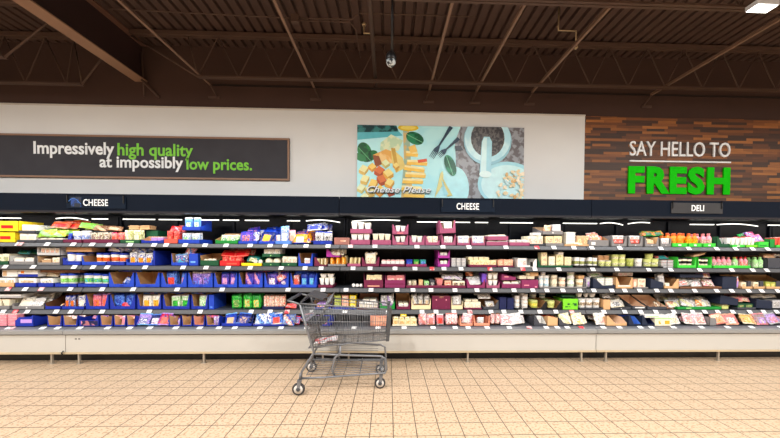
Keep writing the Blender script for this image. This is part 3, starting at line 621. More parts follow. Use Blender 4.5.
def pack_meshes(kind, mats, v):
    k = (kind, mats, v)
    if k in _pm: return _pm[k]
    m = mats.split(','); g = lambda i: m[i] if i < len(m) else m[0]
    sub = []
    bm = bm_new()
    if kind == 'bag':
        bm.free(); main = ('bag', bagmesh(v), [film(g(0)), film(g(1)), film(g(2))])
    elif kind == 'tub':      # round tub with a printed band and a lid
        lathe(bm, [(.40, 0), (.42, .04), (.45, .30), (.47, .62, 1), (.48, .84)], 16); sub.append(('lid', [(.5, .84), (.5, .97), (.46, 1)], g(2)))
        main = ('tub', bm, [plastic(g(0)), film(g(1))])
    elif kind == 'cup':      # tapered square cup, narrow at the foot, film lid
        b0, b1 = .30, .47; vs = [[bm.verts.new((sx*b, sy*b, z)) for sx, sy in ((-1,-1),(1,-1),(1,1),(-1,1))] for b, z in ((b0, 0), (b0+.03, .1), (b1, .88), (.5, .9), (.5, .95))]
        for a_, b_ in zip(vs, vs[1:]):
            for q in range(4): bm.faces.new((a_[q], a_[(q+1) % 4], b_[(q+1) % 4], b_[q])).material_index = 0
        bm.faces.new(vs[0][::-1]); bm.faces.new(vs[-1]); bmesh.ops.bevel(bm, geom=[e for e in bm.edges if abs(e.verts[0].co.z-e.verts[1].co.z) > .05], offset=.05, segments=2, affect='EDGES')
        sub.append(('box', (-.49, -.49, .95), (.49, .49, 1), g(1), 'lid')); main = ('cup', bm, [plastic(g(0))])
    elif kind == 'bottle':
        lathe(bm, [(.36, 0), (.44, .03), (.45, .12), (.45, .55, 1), (.45, .62), (.36, .74), (.2, .82), (.19, .87)], 14); sub.append(('lid', [(.23, .86), (.23, .99), (.2, 1)], g(2), 'cap'))
        main = ('bottle', bm, [plastic(g(0)), film(g(1))])
    elif kind == 'block':    # rounded packet with a printed front
        fs = box(bm, (-.5, -.5, 0), (.5, .5, 1)); bmesh.ops.bevel(bm, geom=bm.edges[:], offset=.07, segments=2, affect='EDGES', profile=.7)
        sub.append(('box', (-.34, -.515, .2), (.34, -.49, .74), g(1), 'printed_label')); main = ('packet', bm, [film(g(0))])
    elif kind == 'slab':     # shallow sealed tray pack: rim, sunk contents
        box(bm, (-.45, -.45, 0), (.45, .45, .7)); box(bm, (-.5, -.5, .7), (.5, .5, .82)); box(bm, (-.4, -.4, .82), (.4, .4, 1), 1)
        main = ('tray_pack', bm, [plastic(g(0)), film(g(1))])
    elif kind == 'face':     # upright flat pack: backing card and a bulging window
        box(bm, (-.5, -.18, 0), (.5, .5, 1)); lathe_pts = 0
        box(bm, (-.38, -.5, .12), (.38, -.18, .72), 1); box(bm, (-.40, -.24, .78), (.40, -.18, .93), 2)
        main = ('flat_pack', bm, [film(g(0)), film(g(1)), film(g(2))])
    elif kind == 'wedge':
        prism(bm, [(-.5, .5, 0), (.5, .5, 0), (.18, -.5, 0), (-.1, -.5, 0)], (0, 0, 1)); bmesh.ops.bevel(bm, geom=bm.edges[:], offset=.05, segments=2, affect='EDGES')
        box(bm, (-.07, -.52, .25), (.15, -.48, .8), 1); main = ('cheese_wedge', bm, [film(g(0)), film(g(1))])
    elif kind == 'ball':
        lathe(bm, [(.2, 0), (.42, .12), (.5, .4), (.46, .7), (.28, .92), (.1, 1)], 12); main = ('mozzarella_ball', bm, [film(g(0))])
    elif kind == 'stick':    # bunch of snack sticks in film
        for q in range(4): lathe(bm, [(.10, 0), (.125, .06), (.125, .94), (.10, 1)], 8, c=(-.375+.25*q, 0), mi=q % 2, sy=2.2)
        main = ('snack_pack', bm, [film(g(0)), film(g(1))])
    r = [(main[0], mesh(main[0], main[1], main[2]))]
    for s in sub:
        b2 = bm_new()
        if s[0] == 'lid': lathe(b2, s[1], 16); r.append((s[3] if len(s) > 3 else 'lid', mesh('lid', b2, plastic(s[2]))))
        else: box(b2, s[1], s[2]); r.append((s[4], mesh(s[4], b2, film(s[3]))))
    _pm[k] = r
    return r
CAT = dict(bag='bag', tub='tub', cup='cup', bottle='bottle', block='packet', slab='tray pack', face='packet', wedge='cheese', ball='cheese', stick='snack pack')
def settle(o, zmin, zmax=None):
    "rest the tilted pack on zmin and keep it under zmax"
    me = o.data
    if zmax and zmin > zmax-.045: zmin = zmax-.045
    for k in range(2):
        M_ = o.rotation_euler.to_matrix(); zs = [(M_ @ Vector((v.co.x*o.scale.x, v.co.y*o.scale.y, v.co.z*o.scale.z))).z for v in me.vertices]
        lo, hi = min(zs), max(zs)
        if zmax and k == 0 and zmin+hi-lo > zmax:
            q = max(.2, (zmax-zmin)/(hi-lo)); o.scale = (o.scale.x*max(.75, q), o.scale.y*max(.4, q), o.scale.z*q); continue
        break
    o.location.z = zmin-lo
    if zmax and zmin-lo+hi > zmax: pass
def ceil_z(row, y):
    "underside of whatever hangs over the goods at depth y"
    if row == 0: return 2.04
    up = ROWZ[row-1]
    return up-.072 if 4.70 < y+.02 and y < 4.78 else (up-.03 if y >= 4.78 else up-.02)
LBL = []          # (objects, row, px, look, short) finished at the end
row_seq = {r: [] for r in range(5)}
def rx(row, px, dy=0): return W(px, ROWPX[row], ROWY[row]+dy).x
def hh(row, px): return px*ROWY[row]/324.5
def spawn(kind, mats, v, loc, rot, sc, nm=None):
    ms = pack_meshes(kind, mats, v)
    o = link(nm or ms[0][0], ms[0][1], None, loc, rot, sc)
    for n, me in ms[1:]: link(n, me, o)
    return o
def P(row, x0, x1, kind, mats, n, h, look, lift=0, nd=1, d=None, lean=0, jit=2, dy=.02, nm=None, tight=.97, vs=3, cat=None, stack=1, rz=0, roll=0):
    "n packs side by side between pixels x0 and x1, h pixels tall, nd rows deep, stack high"
    a, b = rx(row, x0)+.006, rx(row, x1)-.006; wd = (b-a)/n; H = hh(row, h)/stack; obs = []
    dd = d or dict(bag=.05, tub=min(wd, .12), cup=min(wd, .09), bottle=wd, block=.12, slab=.16, face=.035, wedge=.1, ball=wd, stick=.05)[kind]
    dd = min(dd, (.32-dy)/nd/(1.25 if kind == 'bag' else 1.08))
    for j in range(nd):
        for i in range(n):
            for s in range(stack):
                v = random.randrange(vs) if kind == 'bag' else 0
                if dd > .2: jit = 0
                x = a+wd*(i+.5); y = ROWY[row]+dy+dd/2+j*dd*(1.08 if kind != 'bag' else 1.25); z = ROWZ[row]+.0068+hh(row, lift)+s*H*1.005
                q = 1+random.uniform(-.04, .04) if stack == 1 else 1
                sx = wd*tight
                if kind in ('tub', 'bottle'): sx = min(sx, wd*.96)
                o = spawn(kind, mats, v, (x, y, z), (R(-lean), R(roll+random.uniform(-jit, jit)*(stack == 1)), R(rz+random.uniform(-jit, jit))), (sx, dd, H*q), nm)
                if lean or kind == 'bag' or row == 4: settle(o, z, ceil_z(row, y+dd/2) if stack == 1 else None)
                o['cell'] = (i, j, s); o['cells'] = (n, nd, stack)
                obs.append(o)
    LBL.append((obs, row, (x0+x1)/2, look, cat or CAT[kind], False))
    return obs
def K(row, x0, x1, col, hf, look, he=None, hb=None, lift=0, inner='kraft', depth=.34, tilt=0, nt=.2, label=None, hl=None, hr=None, dy=0, short=None, rz=0):
    "open shelf carton: floor, back, two sides, front wall with a cut-out (hf in the middle, he at the edges, hb at the back)"
    he = he if he is not None else hf; hb = hb if hb is not None else he
    hl = hl if hl is not None else he; hr = hr if hr is not None else he
    a, b = rx(row, x0), rx(row, x1); w_ = (b-a)/2-.0025; cx = (a+b)/2; t = .004
    if row == 4: hb = min(hb, 8.2); hl = min(hl, 11); hr = min(hr, 11)
    f, el, er, bk = hh(row, hf), hh(row, hl), hh(row, hr), hh(row, hb)
    sl, sr = (bk*.95, bk*.95) if row == 4 else (max(el, bk*.9), max(er, bk*.9))
    bm = bm_new()
    def panel(pts, n):
        n = Vector(n); prism(bm, pts, n*t*.5, 0); prism(bm, [Vector(p)+n*t*.5 for p in pts], n*t*.5, 1)
    e = w_*nt*2
    if el > f*1.05 or er > f*1.05: fp = [(-w_, 0, 0), (w_, 0, 0), (w_, 0, er), (w_-e*.25, 0, er), (w_-e, 0, f), (-w_+e, 0, f), (-w_+e*.25, 0, el), (-w_, 0, el)]
    else: fp = [(-w_, 0, 0), (w_, 0, 0), (w_, 0, er), (-w_, 0, el)]
    panel(fp, (0, 1, 0))
    panel([(-w_, 0, 0), (-w_, depth, 0), (-w_, depth, bk), (-w_, depth*(.28 if row == 4 else .35), sl if el > .55*bk or row == 4 else el+(bk*.9-el)*.35), (-w_, 0, el)], (1, 0, 0))
    panel([(w_, 0, 0), (w_, depth, 0), (w_, depth, bk), (w_, depth*(.28 if row == 4 else .35), sr if er > .55*bk or row == 4 else er+(bk*.9-er)*.35), (w_, 0, er)], (-1, 0, 0))
    panel([(-w_, depth, 0), (w_, depth, 0), (w_, depth, bk), (-w_, depth, bk)], (0, -1, 0))
    panel([(-w_, 0, 0), (w_, 0, 0), (w_, depth, 0), (-w_, depth, 0)], (0, 0, 1))
    o = obj('carton', bm, [card(col), card(inner)], None, (cx, ROWY[row]+dy, ROWZ[row]+.001+hh(row, lift)), (0, R(tilt), R(rz)))
    if label:
        bm = bm_new(); c2, fx0, fx1, z0, z1 = label
        box(bm, (-w_+2*w_*fx0, -.002, hh(row, z0)), (-w_+2*w_*fx1, -.0004, hh(row, z1))); obj('printed_label', bm, film(c2), o)
    LBL.append(([o], row, (x0+x1)/2, look, 'carton', True))
    return o
def BX(row, x0, x1, col, h, look, lift=0, depth=.28, marks=None, tilt=0, nm='closed_carton', cat='carton', top=None, rz=0, dy=.004):
    "closed carton"
    a, b = rx(row, x0), rx(row, x1); w_ = (b-a)/2-.002; H = hh(row, h); bm = bm_new()
    fs = box(bm, (-w_, 0, 0), (w_, depth, H))
    if top:
        for f in fs:
            if f.calc_center_median().z > H*.9: f.material_index = 1
    o = obj(nm, bm, [card(col), card(top or col)], None, ((a+b)/2, ROWY[row]+dy, ROWZ[row]+.001+hh(row, lift)), (0, R(tilt), R(rz)), bevel=.002)
    for c2, fx0, fx1, f0, f1 in (marks or []):
        bm = bm_new(); box(bm, (-w_+2*w_*fx0, -.002, H*f0), (-w_+2*w_*fx1, -.0004, H*f1)); obj('printed_label', bm, film(c2), o)
    LBL.append(([o], row, (x0+x1)/2, look, cat, True))
    return o
def PILE(row, x0, x1, h, n, mats, look, wpx=14, hpx=11, lift=0, dy=.03, kind='bag', vs=3, lean=(14, 50), depth=.22):
    "loose heap of n bags"
    if row == 4: lean = (24, 38); hpx = max(hpx, 12); dy = min(dy, .03) if lift < 5 else dy
    lm = (lean[0]+lean[1])/2; tk = .042
    obs = []; per = max(1, int((x1-x0)/(wpx*.62)))
    lst = mats.split(';'); n = min(n, per*4)
    for i in range(n):
        layer = i//per; k = i % per; nl = max(1, math.ceil(n/per))
        px = x0+wpx/2+(x1-x0-wpx)*((k+.5*(layer % 2)+.25)/per); wz = rx(row, px+wpx/2)-rx(row, px-wpx/2)
        frac = layer/max(1, nl-1) if nl > 1 else 0
        z = ROWZ[row]+.012+hh(row, lift)+hh(row, max(0, h-hpx*.8))*frac
        ln = lm+random.uniform(-4, 4)
        o = spawn(kind, random.choice(lst), random.randrange(vs), (rx(row, px), ROWY[row]+dy+(layer*2+k % 2)*tk*1.25, z), (R(-ln), R(random.uniform(-9, 9)), R(random.uniform(-5, 5))), (wz, tk, hh(row, hpx)*random.uniform(.95, 1.15)))
        settle(o, z if layer else ROWZ[row]+.008+hh(row, lift), min(ceil_z(row, o.location.y), ceil_z(row, o.location.y+.06)))
        o['cell'] = (k, layer); o['cells'] = (min(per, n), nl); o['heap'] = 1
        obs.append(o)
    LBL.append((obs, row, (x0+x1)/2, look, 'bag', False))
# ================= top shelf =================
r = 0
K(r,-24,-6,'yellow',10,'yellow carton cut off by the left photo edge',depth=.3,inner='yellow',label=('red',.2,.8,3,6)); 
K(r,-5,16,'yellow',9.5,'lower yellow carton with red print',inner='yellow',label=('red',.25,.75,3,6)); K(r,-3,19,'yellow',10,'upper yellow carton with red print, stacked',lift=10.5,inner='yellow',label=('red',.2,.75,3,6))
K(r,17,36,'dgrey',2.5,'lower dark grey tray of white packs'); P(r,18,35,'block','white,ivory',2,8,'white packet in the lower dark grey tray',lift=.3,nd=2)
K(r,18.5,36,'dgrey',2.5,'upper dark grey tray of white packs',lift=9); P(r,20,36,'block','white,ivory',2,7.5,'white packet in the upper stacked grey tray',lift=9.4,nd=2)
K(r,36,63,'dgrey',2.8,'long low dark grey tray under lime bags',depth=.36); P(r,37,62,'slab','white,ivory',3,4,'white flat pack under the lime bags',nd=1,dy=.012,d=.2)
PILE(r,33,68,9,7,'lime/olive,ltgreen,yellow;yellow/lime,ltgreen,gold;lime/yellow,ltolive,lime','lime and yellow snack bag lying on the white packs',wpx=18,hpx=8,lift=4.5)
PILE(r,42,72,8,4,'dorange/red,coral,orange;coral/dorange,red,peach','orange red bag on top of the lime bags',wpx=18,hpx=8,lift=13.5,dy=.1)
K(r,63,82,'maroon',3.2,'plum tray of white and blue tubs',inner='plum'); P(r,69,87,'tub','white,white/ltblue,white',2,11,'white tub with pale blue print in the plum tray',nd=2)
P(r,64,69,'bag','blue,blue,blue2',1,9,'small blue bag between the lime bags and white tubs',lean=10)
PILE(r,70,92,4,2,'ltgreen/lime,lime,olive','green bag lying above the white and blue tubs',wpx=17,hpx=6,lift=13,dy=.12)
K(r,83,119,'maroon',3.6,'long maroon tray of dark packs and fruity bags',inner='plum',depth=.36); P(r,88,108,'bag','brown/ivory,white/brown,black',3,11,'brown and white patterned bag in the maroon tray',nd=2)
P(r,109,121,'bag','orange/pink,coral,hotpink',2,10,'orange and pink bag in the maroon tray',nd=2)
PILE(r,84,121,4,3,'kraft/brown,tan,brown','brown bag lying on top of the patterned bags',wpx=16,hpx=6,lift=11,dy=.1)
K(r,120,140,'dgreen',3.4,'dark green tray of cream pouches',inner='green',label=('ltgreen',.3,.7,.8,2)); P(r,122,140,'bag','ivory/olive,ivory,cream',2,12.5,'cream pouch in the dark green tray',nd=2)
BX(r,138,150,'dgreen',13,'plain dark green carton behind cream pouches',depth=.2,dy=.16); P(r,122,145,'slab','kraft2,tan',2,4,'tan flat pack on top of the cream pouches',lift=13.5,dy=.1)
K(r,141,164,'blue',2.6,'low blue tray half empty',he=3.5,hb=7,depth=.15); P(r,149,163,'slab','lilac,red/white',2,6,'red and white flat pack in the half empty blue tray',nd=1,lift=.3,d=.11)
K(r,164,178,'coral',4.5,'coral red tray',inner='coral'); P(r,165,178,'bag','coral/red,peach/coral,coral',2,12,'coral red bag in the coral tray',nd=2); PILE(r,166,182,7,3,'coral/red,red,pink','coral red bag on top of the coral tray',wpx=11,hpx=8,lift=9,dy=.05)
K(r,178,200,'blue2',4,'lower blue tray of leaf print pouches',inner='blue'); P(r,180,199,'bag','sky/white,bgreen/white,white',2,10,'white pouch with a green leaf in the lower blue tray',nd=2,vs=2)
K(r,182,201,'blue2',3.5,'upper blue tray of leaf print pouches',lift=13,inner='blue',hb=11,depth=.3); P(r,183,200,'bag','ltblue,bgreen/white,white',2,12,'white pouch with a green leaf in the upper blue tray',lift=13.3,nd=1,vs=2)
K(r,215,238,'green',3.2,'green open carton of white green packs',he=4,hb=11,depth=.3); P(r,218,237,'bag','ivory/ltgreen,white/green,ivory',2,9,'white and green pack in the green carton',nd=2,lean=18)
K(r,238,258,'blue2',3,'blue tray of tumbled cheese bags',depth=.3); PILE(r,237,259,15,6,'blue/purple,orange/blue,blue2;blue2/white,lilac/blue,blue;blue/pink,ivory,blue2','blue patterned cheese bag tumbled in the blue tray',wpx=13,hpx=14)
K(r,258,275,'blue2',3,'blue tray of orange windowed bags',depth=.3); PILE(r,257,277,15,6,'blue/navy,cheese,blue2;blue/blue2,orange/ivory,blue','blue cheese bag with orange window in the blue tray',wpx=13,hpx=14)
K(r,275,291,'ltblue',3.4,'pale blue tray with a tall pouch',inner='ltblue',depth=.3); P(r,279,288,'bag','white/ltblue,white,sky',1,18,'tall white and blue pouch rising from the pale blue tray',nd=2); P(r,287,295,'bag','pink/ivory,peach,pink',1,14,'pink bag beside the tall white pouch',dy=.06); P(r,275,280,'bag','ivory,white/pink,ivory',1,9,'narrow cream bag beside the tall white pouch')
PILE(r,291,313,14,8,'blue/orange,cheese,blue2;orange/gold,ivory,blue;blue/white,lilac/white,blue','blue and orange cheese bag heaped loose on the top shelf',wpx=14,hpx=12)
K(r,313,332,'blue',3.8,'blue tray of grey and white bags',inner='blue2',label=('blue2',.4,.6,1,2.4)); P(r,314,332,'bag','grey/white,white/black,blue',2,13,'grey and white bag in the blue tray',nd=2); PILE(r,304,331,5,4,'blue/grey,gold/blue,navy;ltgrey/blue,blue,white','blue and grey bag on the heap before the plum cups',wpx=15,hpx=8,lift=13,dy=.08)
BX(r,334,349.5,'brownrose',7,'low brown pink closed carton',marks=[('ivory/peach',.4,.75,.45,.62)],top='kraft2',depth=.3)
K(r,350,370.5,'mauve',5,'lower mauve tray of three cream cups',inner='mauve'); P(r,350.5,370,'cup','white,ivory',3,8,'cream cup in the lower mauve tray',nd=3,jit=0,lift=2.6)
K(r,350,371.5,'mauve',4.6,'upper mauve tray of three cream cups',lift=11.2,inner='mauve'); P(r,350.5,371,'cup','white,ivory',3,8,'cream cup in the upper mauve tray',nd=3,jit=0,lift=14)
K(r,371.5,391.5,'mauve',5,'single mauve tray of three cream cups',inner='mauve'); P(r,372,391,'cup','ivory,white',3,8,'cream cup in the single mauve tray',nd=3,jit=0,lift=2.6)
for lf, nmx in ((0, 'lower'), (10.6, 'upper')):
    K(r,392,408.5,'mauve',3,nmx+' square mauve window carton',he=10,hb=10,lift=lf,nt=.24,inner='mauve',label=('rose',.3,.7,.8,1.8)); P(r,395,406,'cup','white/ltolive,white,white',2,6,'white cup inside the '+nmx+' square mauve carton',lift=lf+2.4,nd=2,stack=1,jit=0)
K(r,409,425,'mauve',3,'mauve window carton of white green cups',he=9.5,nt=.2,inner='mauve'); P(r,411,423,'cup','white,ltgreen/white,white',2,7.6,'white green topped cup in a mauve carton',lift=1.5,nd=2,jit=0)
K(r,425,440,'mauve',3,'mauve window carton of cream packs',he=9.5,nt=.22,inner='mauve',hr=5); P(r,427,438,'block','ivory,peach/white,white',2,7.6,'cream packet in a mauve carton',lift=1,nd=2,jit=4)
K(r,441,456,'mauve',3,'lower mauve carton of a leaning stack',he=11,nt=.2,inner='plum'); P(r,444,453,'block','white,ltgrey/white,white',2,7.8,'white packet in the lower carton of the leaning stack',lift=1,nd=2)
K(r,439.5,456,'mauve',5,'upper tilted mauve carton with open brown top',he=13,hb=12,lift=12.2,inner='kraft',nt=.2,tilt=-3); P(r,444,452.5,'block','white,ltgrey/white,white',2,9,'white packet in the upper tilted mauve carton',lift=13.6,nd=1,roll=-3,jit=1)
K(r,456.5,470.5,'mauve',2.6,'mauve tray of white blue packs, left one',he=8,nt=.1,inner='kraft'); P(r,457.5,469.5,'block','white,ltblue/white,white',2,4.4,'white and pale blue packet in the left mauve tray',lift=.5,nd=2,stack=1); P(r,457.5,469.5,'block','white,ltblue/white,white',2,4.2,'white and pale blue packet stacked in the left mauve tray',lift=5.1,nd=2)
K(r,471,485.5,'mauve',2.6,'mauve tray of white blue packs, right one',he=8,nt=.1,inner='kraft'); P(r,472,484.5,'block','white,ltblue/white,white',2,4.4,'white and pale blue packet in the right mauve tray',lift=.5,nd=2); P(r,472,484.5,'block','white,ltblue/white,white',2,4.2,'white and pale blue packet stacked in the right mauve tray',lift=5.1,nd=2)
K(r,486,508.5,'mauve',4,'lower flat plum tray of white packs',inner='plum'); P(r,487,508,'slab','white,ivory',2,4.6,'white flat pack in the lower plum tray',lift=.4,nd=2,jit=1); K(r,487,508.5,'mauve',4.2,'upper flat plum tray of white packs',lift=5.4,inner='plum'); P(r,488,507,'slab','white,ivory',2,5,'white flat pack in the upper plum tray',lift=5.8,nd=2,jit=2)
K(r,509,530,'mauve',3.6,'wide plum tray beneath uneven white packs',inner='plum'); P(r,510,529,'slab','white,ivory/white',3,5.5,'white flat pack in the wide plum tray',lift=.4,nd=2,jit=5)
K(r,530,545,'dgrey',2.2,'dark grey tray of cream packs'); P(r,528,544,'block','ivory,white/peach,white',3,9.5,'cream packet in a dark grey tray',lift=.3,nd=2); P(r,533,542,'block','white,ivory',1,3,'white packet on top of the cream packs',lift=10.2)
K(r,545.5,564,'grey',3,'lower grey tray of cream blocks',inner='tan'); P(r,546,563,'block','cream,ivory/tan,white',2,9.5,'cream block in the lower grey tray',lift=.4,nd=2)
K(r,542,563,'grey',3.6,'upper grey tray of brown and grey blocks',lift=11.6,inner='tan',label=('white',.48,.54,1.2,2.4),hb=9); P(r,543.5,552,'bag','tan/peach,kraft/ivory,tan',1,8.5,'tan bag in the upper grey tray',lift=12,roll=10); P(r,552.5,562,'block','ltgrey,ltgrey',1,9.5,'plain grey block in the upper grey tray',lift=12)
P(r,566,577,'slab','white,ivory',1,14,'white flat pack in a neat stack on the top shelf',stack=5,nd=1,d=.14); K(r,564,589,'kraft2',2,'low tan tray below the white stack',inner='tan',depth=.2,dy=-.002)
P(r,577,590,'block','tan,cream/kraft2,tan',2,10,'tan packet right of the white stack',nd=2,lift=.4); PILE(r,573,590,4,2,'cream/orange,ivory,cream','cream orange bag lying in front of tan packets',wpx=9,hpx=4,dy=-.0)
K(r,588,609,'grey',6.5,'grey tray with a white dot',hb=11,inner='kraft',label=('white',.15,.35,1.6,4.4)); PILE(r,590,609,8,4,'kraft/coral,peach,kraft2;white/coral,kraft,ivory','tan and coral bag in the grey dotted tray',wpx=11,hpx=6,lift=5)
for x0, x1, c in ((611,627,'red and white packs, left'),(628,643,'red and white packs, right')):
    K(r,x0,x1,'grey',3,'grey window carton of '+c,he=11,hb=11,nt=.2,inner='grey',label=('white',.48,.54,1,2)); P(r,x0+2.4,x1-2.4,'block','coral,white/red,white',2,4,'red and white packet in the '+c[-5:].strip()+' grey window carton',lift=3,nd=2); P(r,x0+2.4,x1-2.4,'block','white,red/white,white',2,3.6,'white and red packet atop the '+c[-5:].strip()+' grey window packs',lift=7.2,nd=2)
K(r,644.5,659,'grey',3,'grey carton showing brown inside',he=10,hb=9,nt=.2,inner='kraft2',label=('white',.48,.54,1,2)); PILE(r,646,659,7,2,'kraft2/tan,tan,kraft','brown bag in the open grey carton',wpx=11,hpx=6,lift=1); K(r,660,671.5,'grey',3.4,'small grey carton of pink packs',he=9,nt=.16,inner='grey',label=('white',.48,.54,1,2)); P(r,662,670.5,'block','white,rose/white,white',1,6.5,'pink and white packet in the small grey carton',lift=2,nd=2)
PILE(r,646,672,5,5,'green/dorange,dgreen,green;dorange/coral,orange,green','green and orange bag on top of the grey cartons',wpx=11,hpx=6,lift=10.5,dy=.08)
for x0, x1, c, cc, nn in ((672,687.5,'orange,gold/orange,dorange','orange juice bottle','left'),(688.5,702,'orange,yellow/orange,dorange','orange juice bottle','right'),(703,716,'pink,ivory/rose,rose','pink drink bottle','only')):
    K(r,x0,x1,'bgreen',4,'bright green tray under '+cc+'s, '+nn+' one',inner='bgreen',label=('white',.4,.6,1.2,2.6)); P(r,x0+.5,x1-.5,'bottle',c,2,14,cc+' in the '+nn+' such green tray',nd=3,jit=0)
K(r,716.5,730,'dgreen',3.5,'dark green tray with a high slanting side',hl=11,hr=3.5,hb=11,inner='dgreen',nt=.4)
P(r,728,742,'cup','white,rose/white,white',3,8,'white and rose cup beside the dark green tray',nd=2,lift=1.5); P(r,742,757,'cup','white/coral,red,white',4,9,'red and white cup in the lime tray',nd=2,lift=1.5,jit=0); K(r,731,745,'bgreen',2.6,'low green tray under rose cups',dy=-.006,depth=.3,inner='bgreen',label=('white',.4,.6,.8,1.8)); K(r,745.3,757.5,'lime',2.6,'lime tray under red cups',dy=-.006,depth=.3,inner='lime')
K(r,758,769,'bgreen',6,'lime carton under purple bags',inner='lime',label=('green',.15,.8,1.5,2.6)); PILE(r,756,770,10,4,'lilac/hotpink,white/purple,pink','lilac and pink bag in the lime carton',wpx=10,hpx=8,lift=5); PILE(r,744,752,3,1,'green,dgreen,green','green bag on top of the red cups',wpx=7,hpx=4,lift=10,dy=.08)
K(r,769.5,775,'green',9,'narrow green carton near the right edge',inner='green'); P(r,775.5,792,'cup','coral,red/white,white',4,9,'coral cup at the right photo edge',nd=2,lift=1.5,jit=0); K(r,775.3,792,'bgreen',2.8,'green tray at the right photo edge',dy=-.006,inner='bgreen')
# ================= second shelf =================
r = 1
K(r,-14,8.5,'dgreen',3.6,'white and dark green carton at the left edge',he=3.8,inner='white'); P(r,-13,8,'block','ivory,white/olive,white',3,10,'ivory packet in the green carton at the left edge',nd=2)
K(r,9,35,'grey',3.4,'wide grey carton with a slot of white packs',he=8.8,nt=.05,inner='white'); P(r,11,34,'slab','white,ivory',2,6,'white flat pack in the wide grey carton',lift=.6,nd=2); PILE(r,9,34,3,3,'teal/black,dgreen,teal','dark teal bag lying on the wide grey carton',wpx=14,hpx=4,lift=9.6,dy=.08)
K(r,37,60.5,'grey',2.6,'lower grey tray of mixed packs',he=8.6,nt=.05,inner='tan'); P(r,39,50,'slab','tan,brown/ivory',1,5,'tan flat pack in the lower grey tray',lift=.6,nd=2); P(r,50.5,59.5,'block','ivory,cheese/white',2,6.4,'ivory packet in the lower grey tray',lift=.6,nd=2)
K(r,37,60.5,'ltgrey',2.6,'upper grey tray of pink and yellow packs',he=8.6,nt=.05,lift=9.4,inner='white'); P(r,39,59,'block','white,pink/cream,white',4,6,'white packet with pink and yellow print, upper grey tray',lift=10.4,nd=2)
K(r,62.5,81,'blue',4,'blue carton of scalloped white tubs',he=4,hl=7,inner='blue',label=('blue2',.3,.9,1,2)); P(r,63,81,'tub','white/ltblue,white,blue2',2,12,'white tub with bright blue lid near the grey trays',nd=2,jit=0); P(r,62,72,'bag','white/ltblue,ltblue,white',1,9,'white blue bag squeezed beside the tubs',lean=20,dy=.012)
K(r,81.5,106,'blue2',3.4,'blue carton of white pouches with red print',inner='kraft',hl=9,nt=.12,hb=9); P(r,93,107,'tub','white/ivory,red/orange,blue',2,12,'white tub with red print and blue lid',nd=2,jit=0); 
BX(r,66,92,'kraft',5,'flat brown carton lying over the scalloped tubs',lift=13,depth=.22,top='brown'); PILE(r,72,92,2,2,'white/ivory,ivory,tan','ivory bag on the flat brown carton',wpx=14,hpx=4,lift=17.5,dy=.06)
K(r,106.5,125,'blue',3.6,'blue carton of white pouches with orange print',inner='blue'); P(r,107,125,'tub','white/pink,orange/coral,blue',2,12,'white tub with orange print and blue lid',nd=2,jit=0)
PILE(r,103,130,5,5,'white/ltblue,lilac/white,ltgrey;purple/white,white,blue','white and lilac bag lying over the blue lidded tubs',wpx=15,hpx=6,lift=12.5,dy=.05)
K(r,126,153,'blue2',3,'wide blue carton of orange windowed bags',he=6,inner='blue',hb=12,nt=.06); P(r,127,152,'bag','blue/white,orange/cheese,white',3,12,'blue white bag with orange window, wide carton',nd=2); PILE(r,127,152,4,3,'blue/white,white/ltblue,blue2','blue bag lying on the orange windowed bags',wpx=14,hpx=5,lift=11.5,dy=.06)
BX(r,152.8,155,'blue',14.5,'deep plain blue carton end beside a dark gap',depth=.34)
K(r,171,188,'blue2',3.2,'blue carton with one multicoloured upright bag',hl=12,hb=13,nt=.1,inner='kraft'); P(r,173,187,'bag','white/blue,magenta/cyan,sky',1,11,'white blue and magenta bag in the blue carton',vs=3,nd=2); P(r,179,190,'bag','sky/pink,red/white,ltblue',1,13,'tilted sky blue and pink bag standing high',lift=4,roll=22,dy=.05)
K(r,188.5,198.5,'blue2',12,'plain bright blue carton near the dark green one',inner='blue',label=('sky',.2,.7,3,4.5))
K(r,200,219,'dgreen',5.5,'dark green carton nearly empty with brown inside',he=6,hb=12,hl=10,nt=.04,inner='kraft2'); P(r,203,216,'slab','white,ivory',3,6.6,'small white pack in the nearly empty green carton',dy=.012,nd=1,d=.04)
K(r,219.5,240,'red',5.2,'bright red tray',inner='coral',label=('coral',.35,.85,1.4,3)); P(r,220,241,'bag','red/coral,peach/coral,red',3,10,'red and peach bag in the red tray',nd=2,lean=6); PILE(r,218,252,10,9,'red/coral,red,coral;red/ivory,coral/peach,red','bright red bag heaped over the red tray',wpx=17,hpx=9,lift=8,dy=.03,lean=(30,65))
K(r,241,262,'yellow',3,'bright yellow tray front under green bags',inner='dgreen'); PILE(r,244,263,8,5,'dgreen/teal,white/olive,dgreen;dgreen,ivory/white,green','dark green and white bag in the yellow tray',wpx=13,hpx=8,lift=2); P(r,252,262,'ball','ivory/white',2,5,'small white cheese in the yellow tray',lift=1,dy=.012,nd=1)
K(r,262.5,280,'dgreen',3.6,'lower dark green tray of white cups',inner='dgreen',label=('ltgreen',.44,.5,1,2)); P(r,263,280,'ball','ivory',2,8,'rounded ivory cheese in the lower dark green tray',nd=2); K(r,262,280.5,'dgreen',3.2,'upper dark green tray of white grey packs',lift=9,inner='dgreen',label=('ltgreen',.44,.5,1,2)); P(r,263,280,'block','white,ltgrey/ivory,white',3,7,'white and grey packet in the upper green tray',lift=9.4,nd=2)
K(r,281,297,'dgreen',3.6,'dark green tray of cream packs',inner='dgreen',label=('ltgreen',.44,.5,1,2)); P(r,281.5,297,'block','ivory,white/tan,white',3,9,'ivory packet in the dark green tray by the blue box',nd=2)
K(r,298,313,'blue2',3,'blue window carton with one white pack',he=13,hb=13,nt=.2,inner='kraft2'); P(r,303.5,310,'block','white,pink/white',1,7,'white packet alone in the blue window carton',lift=.5)
